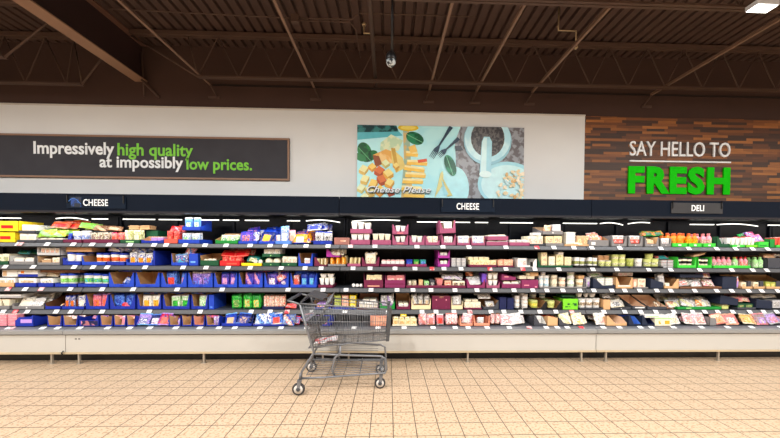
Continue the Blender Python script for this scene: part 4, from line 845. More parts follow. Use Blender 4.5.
K(r,314,327,'maroon',2,'low purple carton with a diagonal cut front',hl=9,hr=1.5,nt=.48,inner='mauve',hb=8); P(r,315,327,'wedge','cream,ivory',3,7,'cream wedge pack in the diagonal cut carton',lift=.5,nd=2)
K(r,326,340,'magenta',2,'raised magenta carton with a diagonal cut front',hl=9,hr=1.5,nt=.48,inner='mauve',lift=9.2,hb=8); PILE(r,329,346,5,4,'ivory/white,white/tan,ivory','ivory bag sliding from the raised magenta carton',wpx=10,hpx=7,lift=10.5,dy=.02)
K(r,327.5,346,'grey',2.4,'low grey tray of yellow cheese',inner='tan'); P(r,328,346,'wedge','cheese,cream/cheese',3,8,'yellow cheese wedge in the low grey tray',lift=.4,nd=2); P(r,338,347,'wedge','cream,cheese/ivory',2,10,'pale cheese wedge rising from the grey tray',lift=.4,dy=.13)
K(r,347,361,'mauve',3,'mauve tray of cream cheese wedges',inner='mauve'); P(r,347.5,361,'wedge','cream,yellow/ivory',3,8,'cream cheese wedge in the mauve tray',lift=.4,nd=2,jit=9)
K(r,361.5,379.5,'maroon',3,'maroon carton with a rounded white pack',he=9.5,nt=.22,inner='plum'); P(r,364.5,376.5,'bag','ivory,peach/ivory,white',1,12,'large rounded ivory pack in the maroon carton',vs=2,lift=1); P(r,364,378,'ball','ivory/tan',3,3.5,'small ivory cheese atop the rounded pack',lift=11,nd=1,dy=.04)
K(r,380,405,'maroon',2.8,'long low maroon tray of ivory packs',inner='plum'); P(r,381,405,'slab','white,ivory/pink',5,6,'ivory flat pack in the long maroon tray',lift=.3,nd=2)
K(r,405.5,427,'plum',2.8,'plum tray of blue and green tins',inner='plum'); 
P(r,406,413,'block','blue,ltblue/blue',1,6.5,'small dark blue packet in the plum tray',lift=.3,nd=2,jit=0); P(r,413.3,419.5,'block','green,ltolive/green',1,6.5,'small green packet in the plum tray',lift=.3,nd=2,jit=0); P(r,420,426.5,'block','teal,sky/blue',1,6.5,'small teal packet in the plum tray',lift=.3,nd=2,jit=0)
for lf, q in ((0, 'lower'), (8.6, 'upper')):
    K(r,437.5,450,'magenta',3,q+' magenta window carton',he=8.3,nt=.2,lift=lf,inner='mauve',depth=.36); P(r,440,448,'slab','white,ivory',2,4.4,'white pack in the '+q+' magenta carton',lift=lf+1.5,nd=2)
P(r,451,467,'slab','ltgrey,ivory/white',3,8.4,'grey white pack stacked in threes by the magenta boxes',stack=3,nd=2,jit=0,tight=.9); 
K(r,469,497,'maroon',2.4,'long low maroon tray of yellow cheese packs',inner='plum'); P(r,469.5,497,'block','cream,cheese/ivory',5,6.4,'pale yellow cheese packet in the long tray',lift=.3,nd=2); P(r,468,490,'slab','cream,ivory',4,2.8,'thin cream pack on the yellow cheese packets',lift=6.9,nd=2)
K(r,497.5,514,'maroon',1.8,'short low maroon tray of tan packs',inner='plum'); P(r,498,514,'block','peach,ivory/tan',3,7,'tan packet in the short maroon tray',lift=.2,nd=2,jit=6)
P(r,518,527.5,'block','white,pink/ivory',2,8.8,'white packet with pink print left of the dark window',nd=2); K(r,517,537,'white',2,'white carton with a small dark square',inner='white',label=('black',.66,.8,.8,5.5),he=8.4,nt=.3); 
K(r,537.5,573,'dgreen',2.2,'long green tray of cream tubs and packs',inner='dgreen',hl=9,nt=.06); 
P(r,541.5,548,'block','cream,ivory/tan',1,14.5,'tall cream packet in the long green tray',lift=.3,stack=3,nd=1,jit=0); P(r,549,556,'block','ivory,cream/white',1,10.5,'ivory packet stacked in the long green tray',lift=.3,stack=2,nd=2,jit=0); P(r,556.5,564.5,'block','cream,ivory/olive',1,12.5,'cream packet with olive print in the green tray',lift=.3,stack=3,nd=2,jit=0); P(r,565,572.5,'block','cream,tan/ivory',1,10,'cream packet with tan print at the tray end',lift=.3,stack=3,nd=2,jit=0); P(r,558.5,565,'slab','white,ivory',1,2.5,'white pack on top of the green tray stacks',lift=13)
for x0, x1, q in ((575,587.5,'left'),(588.5,600,'right')):
    K(r,x0,x1,'black',2.2,'black tray of white packs, '+q+' one',inner='dgrey'); P(r,x0+.5,x1-.5,'tub','white,grey/olive,white',2,9.4,'white pot with dark print in the '+q+' black tray',lift=.3,nd=2,jit=0)
P(r,600.5,614,'tub','ltolive,ivory/olive,ivory',2,6.5,'pale green tub by the brown stack',nd=2,jit=0,lift=.5); P(r,600,612,'slab','kraft,tan',2,4.6,'brown flat pack stacked over pale green tubs',lift=7.5,stack=2,nd=1,dy=.05)
P(r,614,628.5,'tub','ltolive,olive/ivory,ltolive',2,12.6,'pale green tub in the double stack',stack=2,nd=2,jit=0,lift=.5); P(r,629,637,'tub','olive,ltolive/olive,ltolive',1,8.6,'olive tub between the stacks',nd=2,jit=0,lift=.5); P(r,637.5,645.5,'tub','white,ltgrey/white,white',1,8.6,'white tub between the pale green tubs',nd=2,jit=0,lift=.5)
P(r,646.5,662,'tub','ltolive,white/olive,ltolive',2,8.4,'pale green tub in the low black tray',nd=2,jit=0,lift=.5); P(r,648.5,656.5,'tub','ltolive,olive/ltolive,olive',1,5.2,'single pale green tub on top of two',lift=9,jit=0)
K(r,600,628.5,'dgrey',1.6,'dark tray below the pale green double stack',inner='black',dy=-.008); K(r,629,646,'dgrey',1.6,'dark tray below olive and white tubs',inner='black',dy=-.008); K(r,646.5,663,'black',1.6,'black tray below two pale green tubs',inner='black',dy=-.008)
P(r,662,675.5,'slab','ltgrey,coral/teal',2,8,'coral and grey flat pack stacked by the lime carton',stack=3,nd=2,jit=0,tight=.93); P(r,658,673,'bag','teal/coral,teal,teal',1,6,'teal bag lying on the coral packs',lift=8.4,lean=60)
for x0, x1, q in ((677,696.5,'left'),(697.5,712,'right')):
    K(r,x0,x1,'bgreen',3,'bright green window carton, '+q+' one',he=11.5,hb=11,nt=.1,inner='bgreen'); P(r,x0+1.5,x1-1.5,'tub','ivory/gold,black,black',3,8.4,'black lidded pot in the '+q+' bright green carton',lift=1.6,nd=2,jit=0)
P(r,694,708,'slab','tan,peach',1,2.2,'tan card flap lying over the right green carton',lift=12.5,roll=-14,jit=0,cat='card',nm='card_flap')
K(r,713,751,'bgreen',3,'long bright green tray of small bottles',inner='lime'); P(r,714,735,'bottle','pink,white/rose,rose',4,11.4,'pink and white bottle in the long green tray',nd=2,jit=0); P(r,735.5,742,'bottle','ltgreen,white/ltgreen,olive',1,11.4,'pale green bottle in the long green tray',nd=2,jit=0); P(r,742,751,'bottle','pink,white/coral,red',2,11.4,'white and coral bottle at the tray end',nd=2,jit=0)
P(r,756,767,'bottle','ltgreen,white/ltgreen,ltgreen',2,11,'pale green bottle standing beside the dark gap',nd=3,jit=0)
K(r,767.5,796,'dgrey',11,'dark grey carton with a raised brown flap',hl=11,hr=11,inner='kraft2',hb=13); PILE(r,767,782,3,2,'tan/peach,tan,kraft2','tan bag leaning on the dark grey carton',wpx=12,hpx=8,lift=8); P(r,775,794,'slab','white,coral/white',2,3,'white coral pack on the dark grey carton edge',lift=12,nd=1,dy=.08)
# ================= middle shelf =================
r = 2
K(r,-16,14.5,'kraft2',4.2,'pale tray at the left edge, middle shelf',inner='white'); P(r,-14,14,'block','white,ivory/tan',3,8,'white long packet in the pale tray',nd=1,d=.3)
K(r,15,37,'blue',4,'low blue tray of white long packs',inner='blue'); P(r,16,36.5,'block','white,ivory/tan',1,7.6,'white long packet in the low blue tray',nd=1,d=.3,lift=.3,rz=-3)
K(r,38,54,'blue',4,'short blue tray of tilted white packs',inner='blue'); P(r,38.5,53.5,'block','white,ltgrey/ivory',1,7.6,'white long packet in the short blue tray',nd=1,d=.3,lift=.3,rz=-3,roll=-3)
BX(r,2,17.5,'white',7,'white long box with a tan side, upper left',lift=10,depth=.32,marks=[('tan',.05,.3,.1,.8)],nm='cheese_box',cat='box'); BX(r,18,38,'white',7,'white long box with orange mark, upper right',lift=10,depth=.32,marks=[('blue',0,1,0,.35),('orange',.15,.3,.45,.8)],nm='cheese_box',cat='box')
BX(r,40,80,'brown',4,'long flat brown carton at the back',lift=14,depth=.14,top='kraft')
K(r,54.5,77,'blue',3.6,'blue tray of tubs with lime print',inner='navy',label=('blue2',.2,.6,.9,2)); P(r,56,73,'tub','white/ivory,lime/ltgreen,blue2',2,12.4,'blue lidded tub with lime print',nd=2,jit=0,lift=.3)
K(r,77.5,108,'blue',3.6,'blue tray of tubs with teal print',inner='navy',label=('blue2',.2,.6,.9,2)); P(r,80,108,'tub','white/ivory,cyan/lime,blue2',3,12.4,'blue lidded tub with teal and lime print',nd=2,jit=0,lift=.3)
PILE(r,38,56,4,2,'tan/ivory,ivory,tan','tan bag over the tilted white packs',wpx=13,hpx=6,lift=9,dy=.1)
B = lambda x0, x1, look, **k: K(r,x0,x1,'blue2',k.pop('hf',3.2),look,he=k.pop('he',14.5),hb=k.pop('hb',13.5),nt=k.pop('nt',.2),inner=k.pop('inner','kraft2'),label=('blue',.42,.6,.9,1.9),**k)
B(108.5,134.5,'notched blue carton with one bag at right'); P(r,119,131,'bag','blue2/white,ltblue/blue,blue',1,8,'blue and white bag low in the notched carton',lean=25,roll=20,nd=2); PILE(r,106,135,2,3,'blue/ltblue,blue2,blue','blue film bag lying on the notched carton rim',wpx=15,hpx=4,lift=13.5,dy=.2)
B(135.3,160,'notched blue carton showing only brown inside'); P(r,156,160,'bag','blue2/white,sky,blue',1,10,'narrow blue bag in the almost empty carton',lift=.5,dy=.05)
B(161,187,'notched blue carton with red and pink bags'); P(r,164,176,'bag','blue/ltblue,red/coral,blue2',1,14.5,'blue bag with a red window',nd=2,vs=2,lift=.4); P(r,178,186,'bag','blue/ltblue,rose/lilac,blue2',1,14.5,'blue bag with a rose window',nd=2,vs=2,lift=.4,roll=8)
B(187.8,213,'notched blue carton with diagonal white bag'); P(r,189,212.5,'bag','blue/lilac,ltblue/purple,white',2,14.5,'blue and lilac bag in the diagonal carton',nd=2,lift=.4,jit=5)
B(213.8,237.5,'notched blue carton with pink bags at right',nt=.16); P(r,219,237,'bag','purple/blue,pink/lilac,blue2',2,14.5,'lilac and pink bag in a brown sided carton',nd=2,lift=.4,jit=4)
B(238.3,263,'notched blue carton with purple bags at right',nt=.16); P(r,243,262.5,'bag','blue/purple,lilac/pink,blue2',2,14.5,'purple and pink bag in a brown sided carton',nd=2,lift=.4,jit=4)
B(264,289,'notched blue carton with white and red bag',nt=.14); P(r,265,288.5,'bag','blue/purple,lilac/white,blue2',2,14.5,'blue and lilac bag in the mixed carton',nd=2,lift=.4,dy=.03); P(r,277,288,'bag','white/red,coral/white,blue',1,8,'white and red bag lying over the mixed carton',lift=4,roll=-30,dy=.006,lean=15); PILE(r,255,292,3,3,'blue/white,red/coral,blue2','blue and red bag lying along the carton rims',wpx=15,hpx=5,lift=13.5,dy=.1)
B(290,317,'notched blue carton with cyan windowed bags',nt=.12); P(r,292,299,'bag','white/red,coral,blue',1,13,'white and coral bag in the cyan carton',nd=2,lift=.4); P(r,299.5,315,'bag','blue2/blue,cyan/sky,blue',2,14,'blue bag with cyan window',nd=2,lift=.4,vs=3); PILE(r,292,316,2,2,'blue,blue2,ltblue','blue bag arching over the cyan carton',wpx=16,hpx=5,lift=13,dy=.05)
K(r,318,333,'maroon',3,'small maroon tray of white cups',inner='plum'); P(r,319,334,'cup','white,ivory',3,7,'white cup in the small maroon tray',lift=2.4,nd=2,jit=5); P(r,319,334,'cup','white,ivory',2,4,'white cup stacked over the small maroon tray',lift=9.6,nd=1,jit=9)
P(r,351,363,'ball','white',3,3.6,'small white cheese alone in the dark gap',jit=0,d=.05)
K(r,363.5,383.5,'maroon',8,'tall maroon carton with cream packs on top',he=14,hb=14,nt=.05,inner='mauve',label=('peach',.2,.8,1.4,2.4)); P(r,365,382,'block','cream,ivory/tan',2,12,'cream packet peeking from the tall maroon carton',lift=.4,nd=2,roll=4)
K(r,384.5,405.5,'plum',8,'tall plum carton with rose packs on top',he=14,hb=14,nt=.05,inner='mauve',label=('maroon',.1,.95,3.6,4.4)); P(r,386,405,'block','rose,pink/ivory',2,12,'rose packet peeking from the tall plum carton',lift=.4,nd=2)
K(r,405.8,466,'maroon',2.8,'very long low maroon tray of mixed small cheeses',inner='plum',depth=.36)
P(r,407,418,'wedge','ivory,white/tan',2,6,'ivory wedge in the very long maroon tray',lift=.4,nd=2); P(r,418.6,423.4,'block','kraft2,tan',1,7.6,'tan block in the very long maroon tray',lift=.4); P(r,424,429.5,'block','ltgreen,white/green',1,6,'green and white packet in the very long tray',lift=.4,nd=2); P(r,430,435.5,'block','dgrey,white/black',1,7,'black and white packet in the very long tray',lift=.4,nd=2)
P(r,436,444,'cup','rose,coral/peach',1,8.6,'coral cup in the very long maroon tray',lift=.6,nd=2); P(r,444.5,452,'block','peach,ivory/coral',1,6.4,'peach packet in the very long maroon tray',lift=.4,nd=2); P(r,452.5,465.5,'block','ivory,tan/dgrey',2,6.4,'ivory and grey packet in the very long tray',lift=.4,nd=2)
PILE(r,441,467,8,8,'dgrey/ltgrey,white/grey,ltgrey;ltgrey/white,lilac/white,dgrey','grey and white bag heaped over the long tray',wpx=12,hpx=6,lift=7,dy=.06)
K(r,466.5,485.5,'plum',3,'plum carton stuffed with a grey bag',he=9,nt=.2,inner='maroon'); PILE(r,467,486,10,4,'ltgrey/white,white/teal,grey;white/ltgrey,ltgrey,white','grey and white crinkled bag in the plum carton',wpx=14,hpx=9,lift=2.5); P(r,466,475,'bag','dorange/brown,peach,kraft',1,6,'orange brown bag on top of the plum carton',lift=11.5,lean=30,dy=.05)
K(r,486,500,'mauve',3,'mauve carton of double stacked white cups',he=6,hl=12,hb=14,nt=.14,inner='plum'); P(r,488,498.5,'cup','white,ivory/tan',2,6,'white cup low in the mauve carton',lift=2,nd=2,jit=0); P(r,487.5,499,'cup','white,ivory',2,6.4,'white cup high over the mauve carton',lift=8.6,nd=2,jit=4); P(r,490,497,'cup','white,white',1,3.4,'white cup on the very top of the stack',lift=15.5)
BX(r,482,486.6,'purple',9,'narrow purple carton leaning at the mauve stack',lift=6,depth=.2,tilt=0)
K(r,501.5,521,'plum',4.4,'lower plum carton with a white slot',he=7.4,nt=.05,inner='white'); P(r,503,520,'slab','white,ivory',2,6,'white flat pack in the lower plum carton',nd=2,lift=.4); K(r,501,516,'plum',6.6,'upper plum carton on the white slot carton',lift=8,inner='plum',label=('pink',.2,.5,3,4.2),hr=3)
BX(r,521.5,538.5,'plum',8.5,'closed plum carton with small marks',marks=[('pink',.15,.45,.3,.42),('pink',.8,.92,.1,.25)]); P(r,519,536,'slab','ivory,white/tan',2,3.4,'ivory flat pack on the closed plum carton',lift=9,nd=2); P(r,526,533,'block','cream,ivory',1,2.6,'cream packet on top of ivory flat packs',lift=12.6); BX(r,530.5,538.5,'kraft2',3.6,'small brown box on the plum carton',lift=12.6,depth=.14)
K(r,539,586.5,'grey',1.8,'long grey tray of stacked tubs, middle shelf',inner='dgrey',dy=-.01,depth=.36)
P(r,539.5,551,'tub','white,cyan/white,white',2,12,'white tub with aqua print in the grey tray',stack=2,nd=2,jit=0,lift=.4); P(r,541.5,547.5,'tub','white,ltblue/white,white',1,4.6,'white tub topping the aqua tubs',lift=12.8,jit=0)
P(r,552.5,559.5,'tub','ivory,tan/ivory,ivory',1,12.6,'ivory tub with tan print in the grey tray',stack=2,nd=2,jit=0,lift=.4); P(r,560.5,568,'tub','ivory,coral/ivory,white',1,10,'ivory tub with coral print in the grey tray',stack=2,nd=2,jit=0,lift=.4); P(r,569,577,'tub','white,ltgreen/white,white',1,16,'white tub in the tallest stack',stack=3,nd=1,jit=0,lift=.4); P(r,578,586,'tub','ivory,cream/tan,ivory',1,8.6,'ivory tub beside the tallest stack',stack=1,nd=2,jit=0,lift=.4); P(r,578.5,586,'slab','kraft2,tan',1,3.8,'tan pack on the ivory tub',lift=9.4)
P(r,587,592,'bag','ltgrey,grey/lilac,ltgrey',1,11,'slim grey bag before the navy slanted carton',nd=2)
K(r,592.5,615,'dnavy',3,'navy carton with a slanting side',hl=10,hr=3.4,hb=11,nt=.45,inner='dnavy'); P(r,597,615,'slab','white,ltgreen/white',2,10,'white pack with green print in the navy carton',stack=4,nd=1,jit=0,lift=.5,tight=.92); PILE(r,590,612,4,3,'ltgrey/white,white/ltgreen,white','white and grey bag above the navy carton',wpx=13,hpx=5,lift=10.5,dy=.07)
K(r,615.5,633,'kraft2',3.6,'open brown notched carton',he=11.5,hb=11,nt=.24,inner='kraft2',label=('white',.12,.85,2.2,3.3)); P(r,624,640,'block','white,pink/white',3,3.6,'white packet behind the brown notched carton',lift=11.8,dy=.14)
P(r,633.5,638,'block','peach,ivory',1,8.6,'peach packet right of the brown carton',nd=2); P(r,638.5,647,'block','ivory,coral/ivory',1,9.6,'ivory and coral packet by the navy carton',stack=2,nd=2,jit=0); K(r,633.2,648,'grey',1.6,'low grey tray beside the brown carton',inner='dgrey',dy=-.01)
K(r,650,663.5,'dnavy',10.5,'plain dark navy carton, middle shelf',inner='dnavy',hr=6,hb=10)
P(r,661,668,'bag','white/ltgrey,ltgrey,white',1,12,'white crinkled bag left of the brown flap',lift=2,nd=2,roll=-10); K(r,664,679,'kraft2',2.6,'brown carton with a slanted flap',hl=3,hr=10,hb=10,nt=.45,inner='kraft'); P(r,666,671,'block','ivory,white',1,5,'ivory packet in the slanted flap carton',lift=.4)
K(r,679.5,722,'brown',2.2,'long low brown tray of wrapped meat snacks',inner='kraft',depth=.38); PILE(r,678,722,10,16,'white/rose,ivory/brown,white;ivory/grey,white/coral,ltgrey;white/grey,pink/white,white','white wrapped snack bag with rose print',wpx=12,hpx=8,lift=1.5)
BX(r,680,703,'dnavy',3.6,'flat navy carton lying on wrapped snacks',lift=11.5,depth=.2); PILE(r,704,720,4,3,'peach/purple,dorange/ivory,white;lilac/dnavy,ivory,peach','orange and lilac bag beside the flat navy carton',wpx=9,hpx=6,lift=10.5,dy=.06)
BX(r,722.5,737,'dnavy',12.6,'square navy closed carton',depth=.28); P(r,737.5,741,'bag','white/coral,lilac,white',1,12,'slim white bag beside the square navy carton')
for x0, x1, q in ((741.5,752.5,'left'),(753.5,765,'middle'),(766,792,'right')):
    K(r,x0,x1,'kraft2',2.4,'brown carton with a dark corner, '+q+' one',hb=13,inner='kraft2'); P(r,x0+1,x0+(x1-x0)*.6,'block','ivory,cream/tan' if q != 'right' else 'olive,ivory/yellow',1 if q != 'right' else 3,6,'small packet in the '+q+' brown carton',lift=.4,nd=2)
    BX(r,x0+(x1-x0)*(.62 if q != 'right' else .42),x1-.6,'dgrey',7.6,'dark block box in front of the '+q+' brown carton',depth=.05,lift=.4,dy=.012)
# ================= fourth shelf =================
r = 3
K(r,-20,10,'grey',3.4,'grey tray of pinkish cups at left',inner='white'); P(r,-18,9,'cup','ivory,tan/ivory',3,8,'pinkish ivory cup at the left edge',lift=1,nd=2); BX(r,-16,21,'white',3.5,'flat white carton lid resting on the cups',lift=11,depth=.34,marks=[('ltgrey',0,1,0,.5)])
K(r,12,44.5,'grey',3,'wide grey tray of white pouches',he=5.5,inner='grey',nt=.06,label=('white',.43,.47,1,2.2)); PILE(r,14,44,11,9,'white/ivory,ivory,white;white,ltgrey/white,white','white pouch in the wide grey tray',wpx=15,hpx=9,lift=1.5)
K(r,45,61,'blue',3,'blue tray with an empty brown back',inner='brown',hb=13,hl=6,nt=.05); P(r,56,61,'bag','orange/peach,ivory,gold',1,5,'small orange bag in the brown backed tray',lean=40)
K(r,61.5,84.5,'blue',3,'blue tray of orange and white pouches',inner='brown',hb=13,label=('blue2',.3,.7,.9,1.8)); P(r,62,73.5,'bag','white/blue,orange/dorange,blue',2,12.4,'orange and blue pouch, fourth shelf',nd=2,lift=.4); P(r,75,84.5,'bag','blue/white,ivory/white,white',1,13,'oval white pouch with blue top',nd=2,lift=.4,vs=2)
B = lambda x0, x1, look, **k: K(r,x0,x1,k.pop('col','blue'),k.pop('hf',3.2),look,he=k.pop('he',14.5),hb=k.pop('hb',13.5),nt=k.pop('nt',.18),inner=k.pop('inner','kraft2'),label=('blue2',.42,.6,.9,1.9),**k)
B(85.5,109,'notched blue carton of hot pink bags'); P(r,90,108.5,'bag','hotpink/pink,hotpink/orange,lilac',2,14,'hot pink bag in the notched carton',nd=2,lift=.4,vs=2)
B(109.8,135.5,'notched blue carton with blue bags over red'); P(r,110.5,135,'bag','blue2/ltblue,ltblue/blue,blue',2,14.5,'blue and white striped bag over red ones',nd=2,lift=.6,jit=5,vs=3); P(r,119,130,'bag','red/rose,red,hotpink',1,6.4,'red bag at the bottom of the blue carton',dy=.006,lean=10)
B(137,161.5,'notched blue carton of yellow windowed bags',nt=.12); P(r,140,160,'bag','ivory/white,cheese/gold,white',2,12.6,'white bag with a yellow orange window',nd=2,lift=.6,vs=2,jit=1)
B(162.5,190,'notched blue carton of green windowed bags',nt=.12); P(r,169,189,'bag','white/ltgreen,bgreen/green,white',2,12.6,'white bag with a bright green window',nd=2,lift=.6,vs=2,jit=2)
B(191,208,'notched blue carton with one green bag',nt=.16); P(r,197,207,'bag','white/ltgreen,bgreen/white,white',1,12.6,'white bag with a pale green window',nd=2,lift=.6,vs=2)
PILE(r,104,134,3,3,'blue/ltblue,blue2,blue','blue film bag lying over the fourth shelf cartons at left',wpx=15,hpx=5,lift=13.5,dy=.1); PILE(r,136,208,3,7,'blue/ltblue,pink/blue,blue2','blue and pink bag lying over the green windowed cartons',wpx=15,hpx=5,lift=13.5,dy=.1)
BX(r,208.5,214,'blue2',14.5,'plain bright blue carton side before the dark gap',depth=.36,marks=[('ltblue',.3,.7,.1,.2)])
P(r,230,241,'bag','green/bgreen,ltolive/green,green',1,14,'green bag with pale window left of the brighter ones',nd=3,vs=2); P(r,241.5,260.5,'bag','bgreen/green,cheese/ltgreen,green',2,14.6,'bright green bag with round yellow pieces',nd=3,vs=2,jit=1)
K(r,262,284.5,'navy',3,'navy tray of striped orange bags',inner='navy'); P(r,262.5,284.5,'stick','white/peach,coral/ivory',2,13,'white and orange striped snack pack',nd=2,lift=.4,jit=1,tight=1)
P(r,284,296,'bag','coral/pink,coral,red',1,6,'coral bag lying beside the cart handle',lean=45); P(r,284,290,'bag','red/white,rose,red',1,3.4,'small red bag in front of the coral bag',lean=50,dy=0)
K(r,312,331,'blue',2.4,'blue edged brown carton behind the cart seat',he=4,hb=12.6,inner='kraft2',nt=.05); P(r,316,328,'block','lilac,ivory/orange',2,5,'lilac packet in the carton behind the cart seat',lift=.4,nd=2)
K(r,332,356.5,'blue',2.4,'blue tray of small stacked yellow and pink packs',inner='kraft',hb=13); 
for i, (c, nmx) in enumerate((('olive,ltolive/olive','green'), ('peach,rose/ivory','pink'), ('yellow,ltolive/cream','yellow'))): P(r,333.5+7.7*i,341+7.7*i,'block',c,1,13.4,nmx+' packet in the small stacked trio',stack=3,nd=2,lift=.4,jit=0)
K(r,357.5,378.5,'maroon',2,'open brown backed carton of low white packs',he=6,hb=13,nt=.04,inner='peach'); P(r,358.5,378,'block','white,ltgrey/ivory',4,6.6,'white packet in the brown backed carton',lift=.4,nd=2); P(r,362,377,'slab','white,ivory',2,2.2,'white thin pack on the low white packets',lift=7.2,nd=2)
K(r,379.5,395,'green',3.4,'bright green carton with a wavy cut',he=7.5,nt=.2,inner='green'); P(r,380,394.5,'bag','white/grey,ltgrey/lilac,white',2,13.4,'white and grey bag in the green carton',nd=2,lift=.4); P(r,388.5,391,'bag','white,white,white',1,4,'white slip at the green carton base',dy=.004) if 0 else None
K(r,396,410.5,'maroon',3,'maroon carton with a brown half round back',he=9,hl=6,hb=14,nt=.14,inner='kraft2'); P(r,398,409,'slab','white,ivory',2,5,'white flat pack in the half round maroon carton',lift=.4,nd=2)
K(r,411,431,'cream',4.4,'cream carton with a dark slot',he=11,nt=.08,inner='tan',label=('brown',.12,.9,4.6,5.6)); P(r,412,430,'bag','grey/white,tan/ivory,ltgrey',3,14,'grey and tan bag in the cream carton',nd=2,lift=.4,jit=6)
BX(r,432,450.5,'maroon',13.6,'closed maroon carton with small pale dots',depth=.3,marks=[('pink',.2,.26,.66,.76),('pink',.74,.8,.66,.76),('peach/maroon',.4,.62,.78,.98),('plum',.2,.26,.16,.22),('plum',.74,.8,.16,.22)],top='peach')
K(r,451,463,'cream',4.2,'small cream carton with a dark slot',he=9,hl=13,hr=8,nt=.1,inner='ivory',label=('brown',.2,.8,4.4,5.2)); P(r,452,462,'bag','white/ltgrey,grey/white,white',1,13,'white and grey bag in the small cream carton',nd=2,lift=.4)
K(r,464,482,'maroon',1.8,'low maroon tray of white blocks',inner='plum'); P(r,464.5,481.5,'block','ivory,white/cream',3,6.8,'white block in the low maroon tray',lift=.2,nd=2); P(r,465,479,'slab','ivory,ltgrey/ivory',2,2.2,'thin ivory pack on the white blocks',lift=7.4,nd=1)
K(r,483,499,'dgrey',2.4,'dark tray with a brown flap, fourth shelf',he=9,hl=3,hb=10,inner='kraft',nt=.3); PILE(r,486,497,4,2,'white/ltgrey,brown/ivory,white','white pouch inside the dark flap tray',wpx=9,hpx=5,lift=2); PILE(r,478,494,5,3,'ltgrey/white,grey/white,white','grey white bag on top of the dark flap tray',wpx=13,hpx=5,lift=10,dy=.06)
BX(r,499.5,506.5,'navy',12.4,'dark navy carton, left of a pair',depth=.3); BX(r,507.2,514,'navy',11.6,'dark navy carton, right of a pair',depth=.3)
K(r,514.5,530.5,'black',1.6,'black tray of small white tubs',inner='dgrey',dy=-.008,label=('white',.46,.52,.5,1.1)); P(r,515,521.5,'tub','white,tan/white,white',1,13,'white tub in the left column of the black tray',stack=3,nd=2,jit=0,lift=.4,d=.09); P(r,522.5,530,'tub','white,tan/white,white',1,14.6,'white tub in the right column of the black tray',stack=4,nd=2,jit=0,lift=.4,d=.1); P(r,520,527,'tub','white,ivory/white,white',1,3.4,'white tub topping the columns',lift=15.4,jit=0)
K(r,531,547,'black',1.6,'black tray with an olive tub and brown divider',he=2,hr=8,inner='kraft2',hb=9,nt=.4); P(r,531.5,540,'tub','olive,ltolive/yellow,ltolive',1,8.4,'olive tub in the divided black tray',nd=3,jit=0,lift=.4); P(r,533,541,'tub','grey,olive/ltgrey,grey',1,5.2,'grey green tub stacked over the olive tub',lift=10.4,jit=0,dy=.1); P(r,543,550,'tub','ltgrey,teal/grey,ltgrey',1,5.6,'grey tub on top beside the grey green one',lift=10.2,jit=0,dy=.1)
K(r,547.5,562,'black',1.6,'black tray with a lime tub and brown divider',he=2,hr=8,inner='kraft2',hb=9,nt=.4); P(r,548,557,'tub','ltolive,olive/ltolive,ltolive',1,8,'pale lime tub in the right divided tray',nd=3,jit=0,lift=.4)
BX(r,563,578,'lime',11,'bright lime green carton with small dark print',depth=.3,top='dgreen',marks=[('dgreen/lime',.3,.72,.42,.62),('dgreen',.74,.92,.36,.58),('green/lime',.15,.5,.2,.3)]); P(r,561,577,'slab','dgreen,green',1,2.4,'dark green flat pack on the lime carton',lift=12,jit=0)
K(r,579,603,'dgrey',2,'dark tray of white lidded pots, fourth shelf',inner='black',dy=-.006); P(r,580,602.5,'tub','white,ivory/brown,white',3,10,'white lidded pot in the dark tray',nd=2,jit=0,lift=.4)
for x0, x1, c in ((578.5,584.5,'white,ltgrey/white'),(586,590.5,'white/ltgrey,grey'),(591.5,598,'white,ivory')): P(r,x0,x1,'cup',c,1,4.6,{578.5:'left',586:'middle',591.5:'right'}[x0]+' white cup upon the lidded pots',lift=12,dy=.04)
BX(r,603.4,610.5,'kraft2',10,'upright brown carton end, fourth shelf',depth=.3)
K(r,611,631.5,'dgrey',2,'dark tray of white speckled bags',inner='grey',label=('white',.48,.52,.6,1.4)); PILE(r,611,632,13,9,'ivory/white,white/dgrey,ivory;white,ivory/tan,white','white speckled bag in the dark tray',wpx=13,hpx=8,lift=1); P(r,604,613,'bag','white/ltgrey,ltgrey,white',1,5,'grey white bag on the brown carton end',lift=11,lean=40)
K(r,632,646,'dgrey',3.6,'dark carton with a brown flap sloping right',hl=4,hb=12,inner='paletan',label=('white',.2,.9,1.4,2.6),nt=.3,hr=3); K(r,647,667,'dgrey',3,'dark carton with a long brown flap',hl=4,hb=12,inner='paletan',nt=.12,hr=3)
P(r,656,664,'bag','brown/tan,ivory/brown,brown',1,7,'brown bag before the crinkled pile',nd=1,lean=20,lift=.5); P(r,668,677,'bag','brown/peach,kraft/ivory,tan',1,8,'brown and peach bag at the green tray start',nd=1,lean=10)
K(r,677,721.5,'green',3,'long green tray of crinkled white bags',inner='green',label=('ltgreen',.2,.32,.9,2),depth=.38); PILE(r,668,722,12,22,'white/ltgrey,ivory/ltolive,white;ltgrey/white,cream/ivory,white;white/grey,cheese/ivory,ltgrey','crinkled clear and white bag over the long green tray',wpx=13,hpx=8,lift=1.5,depth=.26); P(r,697,705,'bag','orange/ivory,coral/cheese,ivory',1,7,'orange centred bag among crinkled white ones',lean=20,dy=.0,lift=3)
P(r,723,731,'slab','ltolive,ivory',1,4.4,'pale lime flat pack at the green tray end',nd=2)
